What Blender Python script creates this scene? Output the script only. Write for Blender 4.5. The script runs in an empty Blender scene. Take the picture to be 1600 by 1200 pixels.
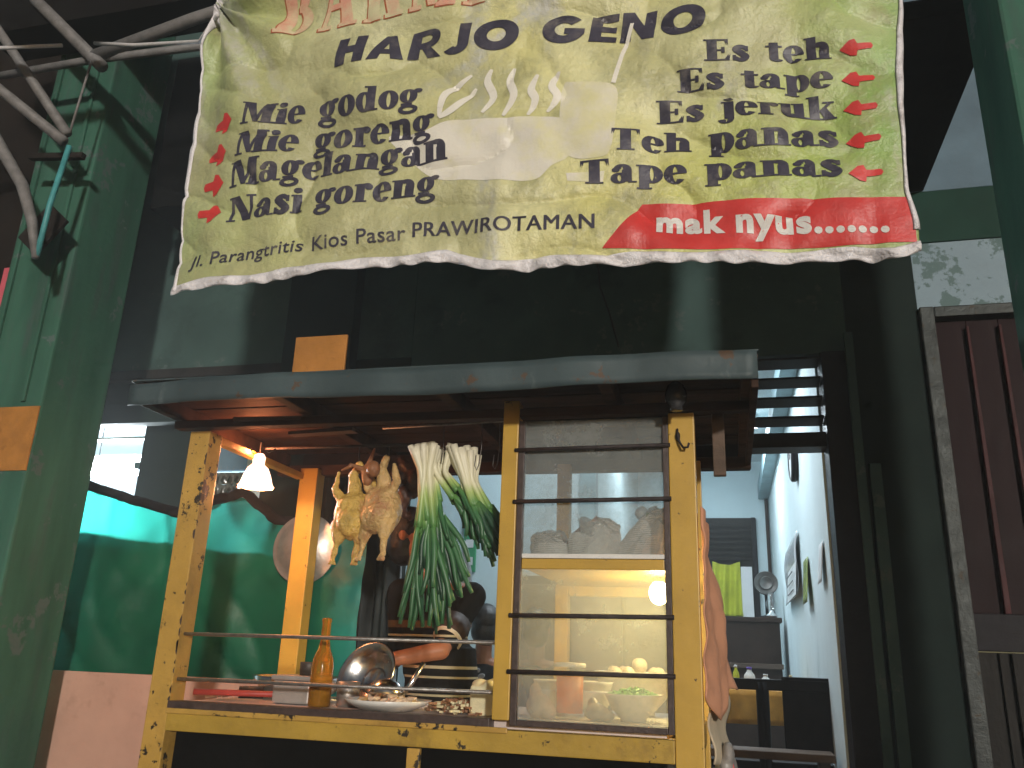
import bpy, bmesh, math, random
from mathutils import Vector, Matrix, noise
random.seed(7)
sc = bpy.context.scene
COL = sc.collection
R = math.radians

# ------------------------------------------------------------------ camera, sky, sun, exposure
cam_d = bpy.data.cameras.new('camera'); cam = bpy.data.objects.new('camera', cam_d); COL.objects.link(cam)
cam_d.sensor_width = 36; cam_d.lens = 29.25; cam_d.clip_end = 400; cam_d.clip_start = 0.05
rt = Vector((0.96961527, 0.24202467, 0.03564112)); upv = Vector((0.04196712, -0.30809397, 0.95042983)); fw = Vector((-0.24100828, 0.92005552, 0.3088897))
cam.matrix_world = Matrix(((rt.x, upv.x, -fw.x, 0), (rt.y, upv.y, -fw.y, -2.75), (rt.z, upv.z, -fw.z, 1.2), (0, 0, 0, 1)))
sc.camera = cam

SUN_EL, SUN_AZ = 9.0, 25.0          # low frontal light from the street, a little from the right
world = bpy.data.worlds.new('World'); sc.world = world; world.use_nodes = True
wn = world.node_tree; wn.nodes.clear()
wo = wn.nodes.new('ShaderNodeOutputWorld'); wb = wn.nodes.new('ShaderNodeBackground'); ws = wn.nodes.new('ShaderNodeTexSky')
ws.sky_type = 'NISHITA'; ws.sun_disc = False; ws.sun_elevation = R(SUN_EL); ws.sun_rotation = R(180 - SUN_AZ)
wb.inputs[1].default_value = 0.036
wn.links.new(ws.outputs[0], wb.inputs[0]); wn.links.new(wb.outputs[0], wo.inputs[0])
sun_d = bpy.data.lights.new('sun', 'SUN'); sun = bpy.data.objects.new('sun', sun_d); COL.objects.link(sun)
sun_d.energy = 2.55; sun_d.angle = R(3.0); sun_d.color = (1.0, 0.95, 0.88)
sdir = Vector((-math.sin(R(SUN_AZ)) * math.cos(R(SUN_EL)), math.cos(R(SUN_AZ)) * math.cos(R(SUN_EL)), -math.sin(R(SUN_EL))))
sun.rotation_euler = sdir.to_track_quat('-Z', 'Y').to_euler(); sun.location = (1.5, -6, 4)
sc.view_settings.view_transform = 'Standard'; sc.view_settings.look = 'None'; sc.view_settings.exposure = 0; sc.view_settings.gamma = 1
sc.view_settings.use_curve_mapping = False
sc.cycles.max_bounces = 5; sc.cycles.diffuse_bounces = 3; sc.cycles.glossy_bounces = 3; sc.cycles.transmission_bounces = 5; sc.cycles.volume_bounces = 0; sc.cycles.transparent_max_bounces = 10
sc.cycles.use_adaptive_sampling = True; sc.cycles.adaptive_threshold = .03; sc.cycles.adaptive_min_samples = 16

# ------------------------------------------------------------------ materials
def new_mat(name):
    m = bpy.data.materials.new(name); m.use_nodes = True
    n = m.node_tree; return m, n, n.nodes['Principled BSDF']
def N(n, t, **k):
    o = n.nodes.new(t)
    for a, b in k.items(): setattr(o, a, b)
    return o
def mixc(n, fac, a, b, mode='MIX'):
    x = N(n, 'ShaderNodeMix', data_type='RGBA', blend_type=mode)
    for s, v in ((0, fac), (6, a), (7, b)):
        if hasattr(v, 'links') or hasattr(v, 'is_linked'): n.links.new(v, x.inputs[s])
        else: x.inputs[s].default_value = v if s == 0 else (*v[:3], 1)
    return x.outputs[2]
def tex(n, kind='ShaderNodeTexNoise', scale=8, detail=6, rough=.6, stretch=None, coord='Object'):
    c = N(n, 'ShaderNodeTexCoord'); t = N(n, kind); src = c.outputs[coord]
    if stretch:
        mp = N(n, 'ShaderNodeMapping'); mp.inputs['Scale'].default_value = stretch
        n.links.new(src, mp.inputs[0]); src = mp.outputs[0]
    n.links.new(src, t.inputs['Vector']); t.inputs['Scale'].default_value = scale
    if 'Detail' in t.inputs: t.inputs['Detail'].default_value = detail
    if 'Roughness' in t.inputs: t.inputs['Roughness'].default_value = rough
    return t.outputs[0] if kind != 'ShaderNodeTexVoronoi' else t.outputs['Distance']
def ramp(n, fac, lo, hi):
    r = N(n, 'ShaderNodeMapRange', clamp=True); n.links.new(fac, r.inputs[0])
    r.inputs[1].default_value = lo; r.inputs[2].default_value = hi; return r.outputs[0]
MATS = {}
def mat(name, col, rough=.6, var=.25, scale=9, bump=.15, metal=0.0, chips=None, stain=None, stretch=None, spec=.4, bscale=None):
    """paint / cloth / wood / metal: colour variation, optional flaking chips and stains, fine relief"""
    m, n, b = new_mat(name)
    nz = tex(n, scale=scale, stretch=stretch)
    c = mixc(n, ramp(n, nz, .3, .7), [x * (1 - var) for x in col], [min(1, x * (1 + var)) for x in col])
    if stain:
        c = mixc(n, ramp(n, tex(n, scale=stain[1], detail=8, rough=.7, stretch=stretch), stain[2], stain[2] + .18), c, stain[0])
    if chips:
        f = ramp(n, tex(n, scale=chips[1], detail=9, rough=.72), chips[2], chips[2] + .015)
        if len(chips) > 3:      # flaking gathers in patches
            pm = N(n, 'ShaderNodeMath', operation='MULTIPLY_ADD'); n.links.new(tex(n, scale=chips[3], detail=2), pm.inputs[0]); pm.inputs[1].default_value = .34; n.links.new(tex(n, scale=chips[1], detail=9, rough=.72), pm.inputs[2]); f = ramp(n, pm.outputs[0], chips[2] + .17, chips[2] + .185)
        c = mixc(n, f, c, chips[0])
    n.links.new(c, b.inputs['Base Color'])
    rr = N(n, 'ShaderNodeMapRange'); n.links.new(tex(n, scale=scale * 2.3), rr.inputs[0])
    rr.inputs[3].default_value = max(.02, rough - .12); rr.inputs[4].default_value = min(1, rough + .12)
    n.links.new(rr.outputs[0], b.inputs['Roughness'])
    b.inputs['Metallic'].default_value = metal; b.inputs['Specular IOR Level'].default_value = spec
    if bump:
        bp = N(n, 'ShaderNodeBump'); bp.inputs['Strength'].default_value = bump; bp.inputs['Distance'].default_value = .01
        n.links.new(tex(n, scale=bscale or scale * 5, detail=8), bp.inputs['Height']); n.links.new(bp.outputs[0], b.inputs['Normal'])
    MATS[name] = m; return m
def emit(name, col, strength):
    m, n, b = new_mat(name); b.inputs['Base Color'].default_value = (*col, 1)
    b.inputs['Emission Color'].default_value = (*col, 1); b.inputs['Emission Strength'].default_value = strength
    MATS[name] = m; return m
def dusty_glass(name, tint, lo, hi, scale=6, gloss=.08):
    m, n, b = new_mat(name); n.nodes.remove(b); out = n.nodes['Material Output']
    tr = N(n, 'ShaderNodeBsdfTransparent'); tr.inputs[0].default_value = (.96, .97, .96, 1)
    d1 = N(n, 'ShaderNodeBsdfDiffuse'); d1.inputs[0].default_value = (*tint, 1); d2 = N(n, 'ShaderNodeBsdfTranslucent'); d2.inputs[0].default_value = (*tint, 1)
    df = N(n, 'ShaderNodeMixShader'); df.inputs[0].default_value = .55; n.links.new(d1.outputs[0], df.inputs[1]); n.links.new(d2.outputs[0], df.inputs[2])
    gl = N(n, 'ShaderNodeBsdfGlossy'); gl.inputs['Roughness'].default_value = .08
    s1 = N(n, 'ShaderNodeMixShader'); s2 = N(n, 'ShaderNodeMixShader')
    rr = N(n, 'ShaderNodeMapRange'); n.links.new(tex(n, scale=scale, detail=9, rough=.75), rr.inputs[0])
    rr.inputs[1].default_value = .3; rr.inputs[2].default_value = .75; rr.inputs[3].default_value = lo; rr.inputs[4].default_value = hi
    n.links.new(rr.outputs[0], s1.inputs[0]); n.links.new(tr.outputs[0], s1.inputs[1]); n.links.new(df.outputs[0], s1.inputs[2])
    s2.inputs[0].default_value = gloss; n.links.new(s1.outputs[0], s2.inputs[1]); n.links.new(gl.outputs[0], s2.inputs[2])
    n.links.new(s2.outputs[0], out.inputs[0]); MATS[name] = m; return m
def translucent(name, col, back, var=.3, scale=3):
    m, n, b = new_mat(name); out = n.nodes['Material Output']
    c = mixc(n, ramp(n, tex(n, scale=scale), .3, .7), [x * (1 - var) for x in col], [x * (1 + var) for x in col])
    n.links.new(c, b.inputs['Base Color']); b.inputs['Roughness'].default_value = .45
    tl = N(n, 'ShaderNodeBsdfTranslucent'); tl.inputs[0].default_value = (*back, 1)
    ad = N(n, 'ShaderNodeMixShader'); ad.inputs[0].default_value = .5
    n.links.new(b.outputs[0], ad.inputs[1]); n.links.new(tl.outputs[0], ad.inputs[2]); n.links.new(ad.outputs[0], out.inputs[0])
    bp = N(n, 'ShaderNodeBump'); bp.inputs['Strength'].default_value = .4; bp.inputs['Distance'].default_value = .02
    n.links.new(tex(n, scale=7, detail=5), bp.inputs['Height']); n.links.new(bp.outputs[0], b.inputs['Normal'])
    MATS[name] = m; return m

mat('yellow_paint', (.50, .305, .05), .42, .14, 5, .12, chips=((.035, .022, .015), 30, .645, 4), stain=((.30, .17, .02), 4, .60))
mat('yellow_worn', (.47, .28, .06), .45, .18, 6, .2, chips=((.025, .018, .013), 21, .580, 4.5), stain=((.20, .11, .02), 4, .56))
mat('yellow_beam', (.41, .26, .04), .5, .22, 5, .25, chips=((.025, .018, .013), 15, .635, 5), stain=((.16, .09, .02), 3.5, .52))
mat('yellow_inner', (.50, .29, .035), .5, .2, 6, .15)
mat('dark_frame', (.055, .035, .03), .45, .4, 25, .25, chips=((.22, .17, .15), 40, .66))
mat('rust_bar', (.045, .035, .035), .5, .4, 40, .4, metal=.4, chips=((.30, .27, .26), 55, .66))
mat('bright_bar', (.35, .33, .31), .35, .3, 40, .3, metal=.8)
mat('roof_zinc', (.050, .074, .080), .55, .3, 3, .35, metal=.1, chips=((.09, .055, .035), 11, .62, 3), stain=((.19, .23, .24), 5, .56), stretch=(1, 1, .5))
mat('roof_wood', (.055, .03, .02), .7, .5, 6, .4, stretch=(.3, 2, 2), spec=.08)
mat('old_wood', (.10, .065, .045), .7, .4, 6, .4, stretch=(.4, 2, 2))
mat('soot_wood', (.022, .018, .016), .75, .4, 8, .3, spec=.08)
mat('tray_white', (.62, .52, .48), .4, .12, 9, .1, stain=((.35, .2, .15), 9, .62))
mat('pillar_green', (.046, .125, .088), .6, .3, 2.2, .25, stretch=(2.5, 2.5, .4), chips=((.095, .135, .125), 6, .60, 2), stain=((.066, .092, .085), 3, .54), spec=.08)
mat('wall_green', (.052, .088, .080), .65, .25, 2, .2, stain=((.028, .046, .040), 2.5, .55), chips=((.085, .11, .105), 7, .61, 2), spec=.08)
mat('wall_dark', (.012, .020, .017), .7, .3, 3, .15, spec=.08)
mat('orange_paint', (.40, .17, .035), .6, .2, 10, .2, stain=((.22, .09, .02), 12, .55))
mat('wall_grey', (.11, .17, .215), .75, .2, 4, .15, stain=((.09, .12, .14), 6, .6))
mat('wall_white', (.23, .31, .36), .7, .10, 5, .1, chips=((.10, .16, .16), 5, .55, 2))
mat('band_green', (.014, .044, .032), .6, .2, 4, .1, spec=.08)
mat('pink_paint', (.55, .10, .13), .65, .25, 3, .1)
mat('brown_wall', (.016, .012, .010), .8, .3, 3, .2, spec=.08)
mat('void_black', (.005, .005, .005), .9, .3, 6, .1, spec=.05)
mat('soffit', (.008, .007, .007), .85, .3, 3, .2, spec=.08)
mat('door_red', (.012, .0022, .0026), .5, .35, 3, .2, stretch=(4, 4, .4), spec=.08)
mat('door_rib', (.055, .018, .018), .45, .4, 8, .2, stretch=(2, 2, .5), spec=.08)
mat('door_low', (.016, .014, .012), .5, .4, 8, .2, stretch=(8, 8, .3), spec=.08)
mat('steel_frame', (.050, .054, .052), .45, .35, 14, .3, metal=.4, chips=((.05, .04, .03), 16, .60), spec=.08)
mat('pipe_grey', (.18, .17, .165), .55, .3, 20, .2)
mat('pipe_teal', (.07, .30, .31), .5, .3, 12, .2)
mat('room_blue', (.56, .68, .71), .75, .05, 3, .08, stain=((.40, .56, .60), 2.5, .60))
mat('room_wall_wet', (.62, .71, .73), .75, .05, 3, .08, stain=((.34, .45, .46), 3.2, .60), stretch=(1, 1, .35))
mat('room_ceiling', (.58, .66, .68), .8, .06, 2, .05)
mat('room_floor', (.20, .17, .15), .6, .3, 5, .1)
mat('beam_blue', (.22, .33, .36), .6, .15, 5, .1)
mat('black_paint', (.012, .010, .012), .45, .3, 20, .1, spec=.08)
mat('ground', (.055, .052, .05), .85, .35, 4, .4)
mat('peach_board', (.47, .27, .20), .65, .10, 4, .12, stain=((.30, .16, .11), 3.2, .52))
mat('cloth_dark', (.014, .012, .013), .9, .35, 6, .3, spec=.08)
mat('cloth_curtain', (.04, .045, .045), .9, .3, 6, .3, spec=.08)
mat('cloth_pink', (.60, .29, .17), .9, .12, 5, .3, bscale=160, stain=((.36, .17, .10), 6, .52))
mat('cloth_cream', (.50, .42, .30), .9, .2, 6, .3)
mat('cloth_yellow', (.42, .44, .03), .85, .2, 6, .2)
mat('cloth_orange', (.48, .22, .03), .8, .25, 9, .2)
mat('steel', (.62, .61, .60), .22, .1, 12, .05, metal=1.0)
mat('wok_metal', (.40, .37, .34), .38, .2, 14, .15, metal=.75, stain=((.2, .14, .1), 7, .6))
mat('tin', (.45, .41, .38), .45, .2, 12, .15, metal=.6)
mat('dark_tin', (.05, .04, .035), .5, .3, 12, .15)
mat('white_enamel', (.66, .64, .60), .3, .06, 9, .03)
mat('white_plastic', (.70, .68, .64), .45, .08, 9, .05)
mat('red_handle', (.34, .045, .035), .45, .25, 10, .1)
mat('chicken_skin', (.60, .39, .09), .26, .35, 14, 1.0, stain=((.42, .17, .07), 9, .52), bscale=90, spec=.6, chips=((.20, .07, .02), 7, .66))
mat('chicken_pale', (.58, .38, .15), .3, .3, 13, .9, stain=((.40, .15, .07), 8, .52), bscale=90, spec=.6, chips=((.22, .07, .03), 8, .67))
mat('chicken_dark', (.26, .11, .045), .4, .4, 18, .4, bscale=120)
mat('offal', (.06, .022, .012), .45, .5, 14, .6, bscale=60)
mat('leek_white', (.70, .66, .48), .45, .1, 20, .1, stretch=(4, 4, .4))
mat('leek_pale', (.36, .50, .14), .45, .2, 20, .1, stretch=(4, 4, .4))
mat('leek_green', (.055, .18, .065), .42, .35, 16, .15, stretch=(4, 4, .4))
mat('leek_dark', (.02, .075, .03), .45, .35, 16, .15, stretch=(4, 4, .4))
mat('chopped_green', (.07, .33, .045), .5, .35, 40, .1)
mat('noodle', (.66, .60, .38), .55, .12, 20, .2)
mat('food_brown', (.26, .13, .065), .6, .5, 40, .4)
mat('food_pale', (.62, .48, .35), .6, .2, 30, .3)
mat('egg', (.62, .52, .40), .5, .08, 12, .05)
mat('skin', (.32, .125, .06), .5, .12, 10, .1)
mat('hair', (.010, .008, .008), .4, .3, 30, .3, stretch=(6, 6, 1))
mat('ball_black', (.035, .035, .037), .25, .3, 12, .1)
mat('rope_white', (.60, .58, .58), .8, .1, 60, .3)
mat('rope_dark', (.02, .02, .02), .8, .1, 60, .3)
mat('wire', (.14, .13, .12), .4, .2, 30, .1, metal=.7)
mat('paper_white', (.62, .62, .62), .55, .05, 6, .05)
mat('calendar_gloss', (.55, .56, .58), .12, .2, 9, .05, stain=((.12, .14, .10), 9, .56))
mat('calendar_green', (.20, .25, .05), .25, .4, 6, .05)
mat('sideboard', (.045, .028, .022), .5, .3, 6, .2, spec=.08)
mat('red_print', (.62, .05, .045), .4, .15, 10, .2, stain=((.40, .05, .04), 7, .60), chips=((.62, .45, .30), 24, .72))
mat('letter_navy', (.055, .050, .072), .4, .3, 12, .2, stain=((.19, .17, .16), 9, .53), chips=((.50, .47, .24), 26, .69))  # faded navy, lightened so the colour also carries the vinyl's pale sheen
mat('letter_white', (.72, .70, .66), .4, .06, 12, .1, stain=((.5, .45, .42), 12, .62))
mat('letter_rose', (.70, .34, .24), .45, .1, 7, .1, stain=((.66, .62, .38), 4, .44))
mat('letter_rust', (.42, .12, .05), .45, .2, 12, .1)
mat('print_pale', (.78, .74, .64), .4, .06, 4, .5, stain=((.74, .70, .38), 3.4, .48), bscale=14)
mat('print_steam', (.84, .80, .70), .45, .05, 12, .1)
mat('sign_green', (.04, .26, .12), .5, .2, 10, .1)
mat('black_cloth', (.012, .011, .012), .9, .3, 20, .2, spec=.08)
mat('grey_print', (.26, .26, .27), .8, .2, 30, .1)
mat('purple_cap', (.10, .05, .36), .4, .1, 10, 0)
mat('bag_plastic', (.30, .28, .26), .3, .3, 12, .5, bscale=20)
translucent('tarp_green', (.009, .150, .080), (.05, .62, .50), .55, 1.5)
translucent('bag_clear', (.45, .47, .48), (.5, .5, .5), .2, 8)
dusty_glass('dusty_pane', (.56, .58, .55), .16, .52, 5)
dusty_glass('crinkle_wrap', (.80, .80, .80), .25, .75, 30, .18)
dusty_glass('clear_glass', (.6, .6, .6), .02, .06, 8, .12)
emit('tube_glow', (.82, .93, 1.0), 40)
emit('shade_glow', (1.0, .66, .48), 2.6)
emit('bulb_glow', (1.0, .86, .48), 30)
def amber(name, col):
    m, n, b = new_mat(name); b.inputs['Base Color'].default_value = (*col, 1); b.inputs['Roughness'].default_value = .12
    b.inputs['Transmission Weight'].default_value = .75; b.inputs['IOR'].default_value = 1.25; MATS[name] = m
amber('amber_glass', (.75, .34, .04)); translucent('tea', (.80, .20, .004), (1.0, .36, .008), .1, 8)
def newsprint():
    m, n, b = new_mat('newsprint'); c = N(n, 'ShaderNodeTexCoord'); br = N(n, 'ShaderNodeTexBrick')
    mp = N(n, 'ShaderNodeMapping'); mp.inputs['Rotation'].default_value = (R(90), .3, R(4)); n.links.new(c.outputs['Object'], mp.inputs[0]); n.links.new(mp.outputs[0], br.inputs[0])
    br.inputs['Scale'].default_value = 15; br.inputs['Color1'].default_value = (.26, .26, .27, 1); br.inputs['Color2'].default_value = (.46, .45, .45, 1)
    br.inputs['Mortar'].default_value = (.88, .86, .84, 1); br.inputs['Mortar Size'].default_value = .045; br.inputs['Row Height'].default_value = .11; br.inputs['Brick Width'].default_value = 1.1
    blank = ramp(n, tex(n, scale=7, detail=2), .47, .50)
    col = mixc(n, blank, br.outputs[0], (.86, .84, .82)); col = mixc(n, ramp(n, tex(n, scale=5, detail=1), .62, .64), col, (.42, .12, .10))
    n.links.new(col, b.inputs['Base Color']); b.inputs['Roughness'].default_value = .85; MATS['newsprint'] = m
newsprint()
def banner_mat():
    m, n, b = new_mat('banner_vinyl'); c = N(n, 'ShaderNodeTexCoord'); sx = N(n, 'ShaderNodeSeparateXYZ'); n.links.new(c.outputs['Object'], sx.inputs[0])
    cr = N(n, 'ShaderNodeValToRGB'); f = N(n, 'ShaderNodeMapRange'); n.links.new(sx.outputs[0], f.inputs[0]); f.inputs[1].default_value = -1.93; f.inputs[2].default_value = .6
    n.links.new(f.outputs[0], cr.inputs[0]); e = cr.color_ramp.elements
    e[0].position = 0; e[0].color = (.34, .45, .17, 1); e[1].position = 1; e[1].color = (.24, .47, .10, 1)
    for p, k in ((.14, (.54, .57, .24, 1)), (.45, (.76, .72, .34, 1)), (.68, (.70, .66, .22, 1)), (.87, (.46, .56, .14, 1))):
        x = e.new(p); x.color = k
    col = mixc(n, ramp(n, tex(n, scale=1.6, detail=3), .45, .75), cr.outputs[0], (.84, .82, .52))
    col = mixc(n, ramp(n, tex(n, scale=2.6, detail=9, rough=.75), .50, .66), col, (.36, .35, .16))
    col = mixc(n, ramp(n, tex(n, scale=2.1, detail=8, rough=.7, stretch=(1.6, 1, .8)), .58, .70), col, (.56, .55, .48))
    dust = N(n, 'ShaderNodeMath', operation='MULTIPLY'); n.links.new(ramp(n, tex(n, scale=9, detail=9, rough=.8), .52, .70), dust.inputs[0]); dust.inputs[1].default_value = .55
    col = mixc(n, dust.outputs[0], col, (.34, .33, .22))
    def M(op, a, b_, c_=None):
        x = N(n, 'ShaderNodeMath', operation=op)
        for k, v in enumerate((a, b_, c_)):
            if v is None: continue
            if hasattr(v, 'links'): n.links.new(v, x.inputs[k])
            else: x.inputs[k].default_value = v
        return x.outputs[0]
    for (ax, az, nx, nz, wd_, z0) in ((-1.76, 3.38, .90, .43, .050, 3.05), (-1.60, 3.28, .84, .54, .030, 3.02), (-.80, 3.16, .62, -.78, .045, 3.0), (-.70, 2.50, .99, .1, .05, 2.2)):   # silvery reflection streaks painted into the vinyl colour
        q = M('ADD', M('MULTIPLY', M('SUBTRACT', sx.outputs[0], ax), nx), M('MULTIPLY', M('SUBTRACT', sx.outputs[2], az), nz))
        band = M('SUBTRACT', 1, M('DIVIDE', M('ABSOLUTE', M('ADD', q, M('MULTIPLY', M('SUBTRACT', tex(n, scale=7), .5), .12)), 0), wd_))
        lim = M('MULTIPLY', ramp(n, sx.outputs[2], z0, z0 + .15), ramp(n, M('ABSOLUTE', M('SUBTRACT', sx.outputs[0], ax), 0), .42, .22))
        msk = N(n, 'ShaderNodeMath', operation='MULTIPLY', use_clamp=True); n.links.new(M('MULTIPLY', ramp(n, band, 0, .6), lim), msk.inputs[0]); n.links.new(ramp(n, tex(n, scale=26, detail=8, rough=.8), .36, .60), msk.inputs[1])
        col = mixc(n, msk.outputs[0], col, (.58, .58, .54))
    col = mixc(n, .06, col, (.40, .40, .34)); col = mixc(n, ramp(n, tex(n, scale=1.1, detail=4), .50, .68), col, (.44, .43, .22))
    n.links.new(col, b.inputs['Base Color']); b.inputs['Roughness'].default_value = .32; b.inputs['Specular IOR Level'].default_value = .6
    bp = N(n, 'ShaderNodeBump'); bp.inputs['Strength'].default_value = 1.0; bp.inputs['Distance'].default_value = .022
    n.links.new(tex(n, scale=9, detail=9, rough=.60), bp.inputs['Height']); n.links.new(bp.outputs[0], b.inputs['Normal']); MATS['banner_vinyl'] = m
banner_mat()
mat('hem_silver', (.80, .77, .79), .35, .10, 12, .9, metal=.05, bscale=45, stain=((.36, .33, .32), 11, .53))
def shirt_mat():
    m, n, b = new_mat('shirt_striped'); c = N(n, 'ShaderNodeTexCoord'); sx = N(n, 'ShaderNodeSeparateXYZ'); n.links.new(c.outputs['Object'], sx.inputs[0])
    cr = N(n, 'ShaderNodeValToRGB'); cr.color_ramp.interpolation = 'CONSTANT'; f = N(n, 'ShaderNodeMapRange'); n.links.new(sx.outputs[2], f.inputs[0])
    f.inputs[1].default_value = .8; f.inputs[2].default_value = 1.6; n.links.new(f.outputs[0], cr.inputs[0])
    e = cr.color_ramp.elements; k = (.012, .011, .011, 1); y = (.36, .31, .20, 1)
    e[0].position = 0; e[0].color = k; e[1].position = .265; e[1].color = y
    for z, q in ((1.020, k), (1.085, y), (1.095, k), (1.128, y), (1.138, k), (1.262, y), (1.270, k), (1.30, (.10, .06, .03, 1)), (1.33, k)):
        x = e.new((z - .8) / .8); x.color = q
    n.links.new(cr.outputs[0], b.inputs['Base Color']); b.inputs['Roughness'].default_value = .9; b.inputs['Specular IOR Level'].default_value = .05; MATS['shirt_striped'] = m
shirt_mat()
def sachet_mat():
    m, n, b = new_mat('sachet_foil'); c = mixc(n, ramp(n, tex(n, scale=22, detail=3), .45, .55), (.02, .022, .02), (.16, .165, .15))
    n.links.new(c, b.inputs['Base Color']); b.inputs['Roughness'].default_value = .22; b.inputs['Metallic'].default_value = .4
    bp = N(n, 'ShaderNodeBump'); bp.inputs['Strength'].default_value = .8; n.links.new(tex(n, scale=40, detail=4), bp.inputs['Height']); n.links.new(bp.outputs[0], b.inputs['Normal']); MATS['sachet_foil'] = m
sachet_mat()
mat('sachet_green', (.06, .16, .08), .25, .5, 20, .8, metal=.3)

# ------------------------------------------------------------------ builders
OFF = {}
def link(o, parent=None, off=(0, 0, 0)):
    COL.objects.link(o); off = Vector(off); OFF[o.name] = off
    if parent is not None:
        o.parent = parent; o.location = off - OFF[parent.name]
    else: o.location = off
    return o
def tag(o, label=None, cat=None, group=None, kind=None):
    for k, v in (('label', label), ('category', cat), ('group', group), ('kind', kind)):
        if v: o[k] = v
    return o
def thing(name, loc, label, cat, group=None):
    return tag(link(bpy.data.objects.new(name, None), None, loc), label, cat, group)
class MB:
    def __init__(s): s.v = []; s.f = []
    def add(s, vs, fs):
        k = len(s.v); s.v += [tuple(p) for p in vs]; s.f += [tuple(i + k for i in q) for q in fs]; return s
    def box(s, x0, y0, z0, x1, y1, z1):
        return s.add([(x0, y0, z0), (x1, y0, z0), (x1, y1, z0), (x0, y1, z0), (x0, y0, z1), (x1, y0, z1), (x1, y1, z1), (x0, y1, z1)],
                     [(0, 3, 2, 1), (4, 5, 6, 7), (0, 1, 5, 4), (1, 2, 6, 5), (2, 3, 7, 6), (3, 0, 4, 7)])
    def obox(s, c, d, rot):
        m = MB().box(-d[0] / 2, -d[1] / 2, -d[2] / 2, d[0] / 2, d[1] / 2, d[2] / 2); c = Vector(c)
        return s.add([rot @ Vector(p) + c for p in m.v], m.f)
    def tube(s, pts, r, n=8, cap=True):
        pts = [Vector(p) for p in pts]; rs = r if isinstance(r, (list, tuple)) else [r] * len(pts); vs = []; fs = []
        up = None
        for i, p in enumerate(pts):
            t = (pts[min(i + 1, len(pts) - 1)] - pts[max(i - 1, 0)]).normalized()
            if up is None:
                up = Vector((0, 0, 1)) if abs(t.z) < .9 else Vector((1, 0, 0))
            a = t.cross(up).normalized(); b = a.cross(t).normalized(); up = b
            for k in range(n):
                q = 2 * math.pi * k / n; vs.append(p + (a * math.cos(q) + b * math.sin(q)) * rs[i])
        for i in range(len(pts) - 1):
            for k in range(n): fs.append((i * n + k, i * n + (k + 1) % n, (i + 1) * n + (k + 1) % n, (i + 1) * n + k))
        if cap: fs += [tuple(range(n - 1, -1, -1)), tuple(range((len(pts) - 1) * n, len(pts) * n))]
        return s.add(vs, fs)
    def lathe(s, prof, c=(0, 0, 0), n=28, rot=None, rip=0, ripn=8):
        vs = []; fs = []; c = Vector(c)
        for i, (r, z) in enumerate(prof):
            for k in range(n):
                q = 2 * math.pi * k / n; rr = r * (1 + rip * math.sin(ripn * q)); p = Vector((rr * math.cos(q), rr * math.sin(q), z))
                vs.append((rot @ p if rot else p) + c)
        for i in range(len(prof) - 1):
            for k in range(n): fs.append((i * n + k, i * n + (k + 1) % n, (i + 1) * n + (k + 1) % n, (i + 1) * n + k))
        if prof[0][0] > 1e-5: fs.append(tuple(range(n - 1, -1, -1))) if getattr(s, 'closed', True) else None
        return s.add(vs, fs)
    def ellip(s, c, r, rot=None, nu=16, nv=10):
        vs = []; fs = []; c = Vector(c)
        for j in range(nv + 1):
            t = math.pi * j / nv
            for k in range(nu):
                q = 2 * math.pi * k / nu; p = Vector((r[0] * math.sin(t) * math.cos(q), r[1] * math.sin(t) * math.sin(q), -r[2] * math.cos(t)))
                vs.append((rot @ p if rot else p) + c)
        for j in range(nv):
            for k in range(nu): fs.append((j * nu + k, j * nu + (k + 1) % nu, (j + 1) * nu + (k + 1) % nu, (j + 1) * nu + k))
        return s.add(vs, fs)
    def cap(s, p0, p1, r0, r1):
        p0 = Vector(p0); p1 = Vector(p1); d = (p1 - p0).normalized(); pts = []; rs = []
        for k in range(5): a = math.pi / 2 * (1 - k / 4); pts.append(p0 - d * r0 * math.sin(a)); rs.append(max(.0004, r0 * math.cos(a)))
        for k in range(1, 6): a = math.pi / 2 * (k / 5); pts.append(p1 + d * r1 * math.sin(a)); rs.append(max(.0004, r1 * math.cos(a)))
        return s.tube(pts, rs, 10)
    def sheet(s, fn, nu, nv):
        vs = [fn(i / nu, j / nv) for j in range(nv + 1) for i in range(nu + 1)]
        return s.add(vs, [(j * (nu + 1) + i, j * (nu + 1) + i + 1, (j + 1) * (nu + 1) + i + 1, (j + 1) * (nu + 1) + i) for j in range(nv) for i in range(nu)])
    def prism(s, pts, y0, y1):
        n = len(pts); s.add([(x, y0, z) for x, z in pts] + [(x, y1, z) for x, z in pts], [tuple(range(n)), tuple(range(2 * n - 1, n - 1, -1))] + [((i + 1) % n, i, n + i, n + (i + 1) % n) for i in range(n)])
        return s
    def mesh(s, name, m, smooth=False, bevel=0, weld=False):
        me = bpy.data.meshes.new(name); me.from_pydata(s.v, [], s.f); me.materials.append(MATS[m])
        bm = bmesh.new(); bm.from_mesh(me)
        if weld: bmesh.ops.remove_doubles(bm, verts=bm.verts, dist=1e-5)
        if bevel:
            bmesh.ops.bevel(bm, geom=list(bm.edges), offset=bevel, segments=2, affect='EDGES', profile=.6, clamp_overlap=True)
        bmesh.ops.recalc_face_normals(bm, faces=bm.faces); bm.to_mesh(me); bm.free()
        if smooth: me.shade_smooth()
        return me
    def build(s, name, m, parent=None, smooth=False, bevel=0, off=(0, 0, 0), solid=0, weld=False):
        o = bpy.data.objects.new(name, s.mesh(name, m, smooth, bevel, weld)); link(o, parent, off)
        if solid:
            md = o.modifiers.new('thickness', 'SOLIDIFY'); md.thickness = solid; md.offset = 0
        return o
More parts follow.
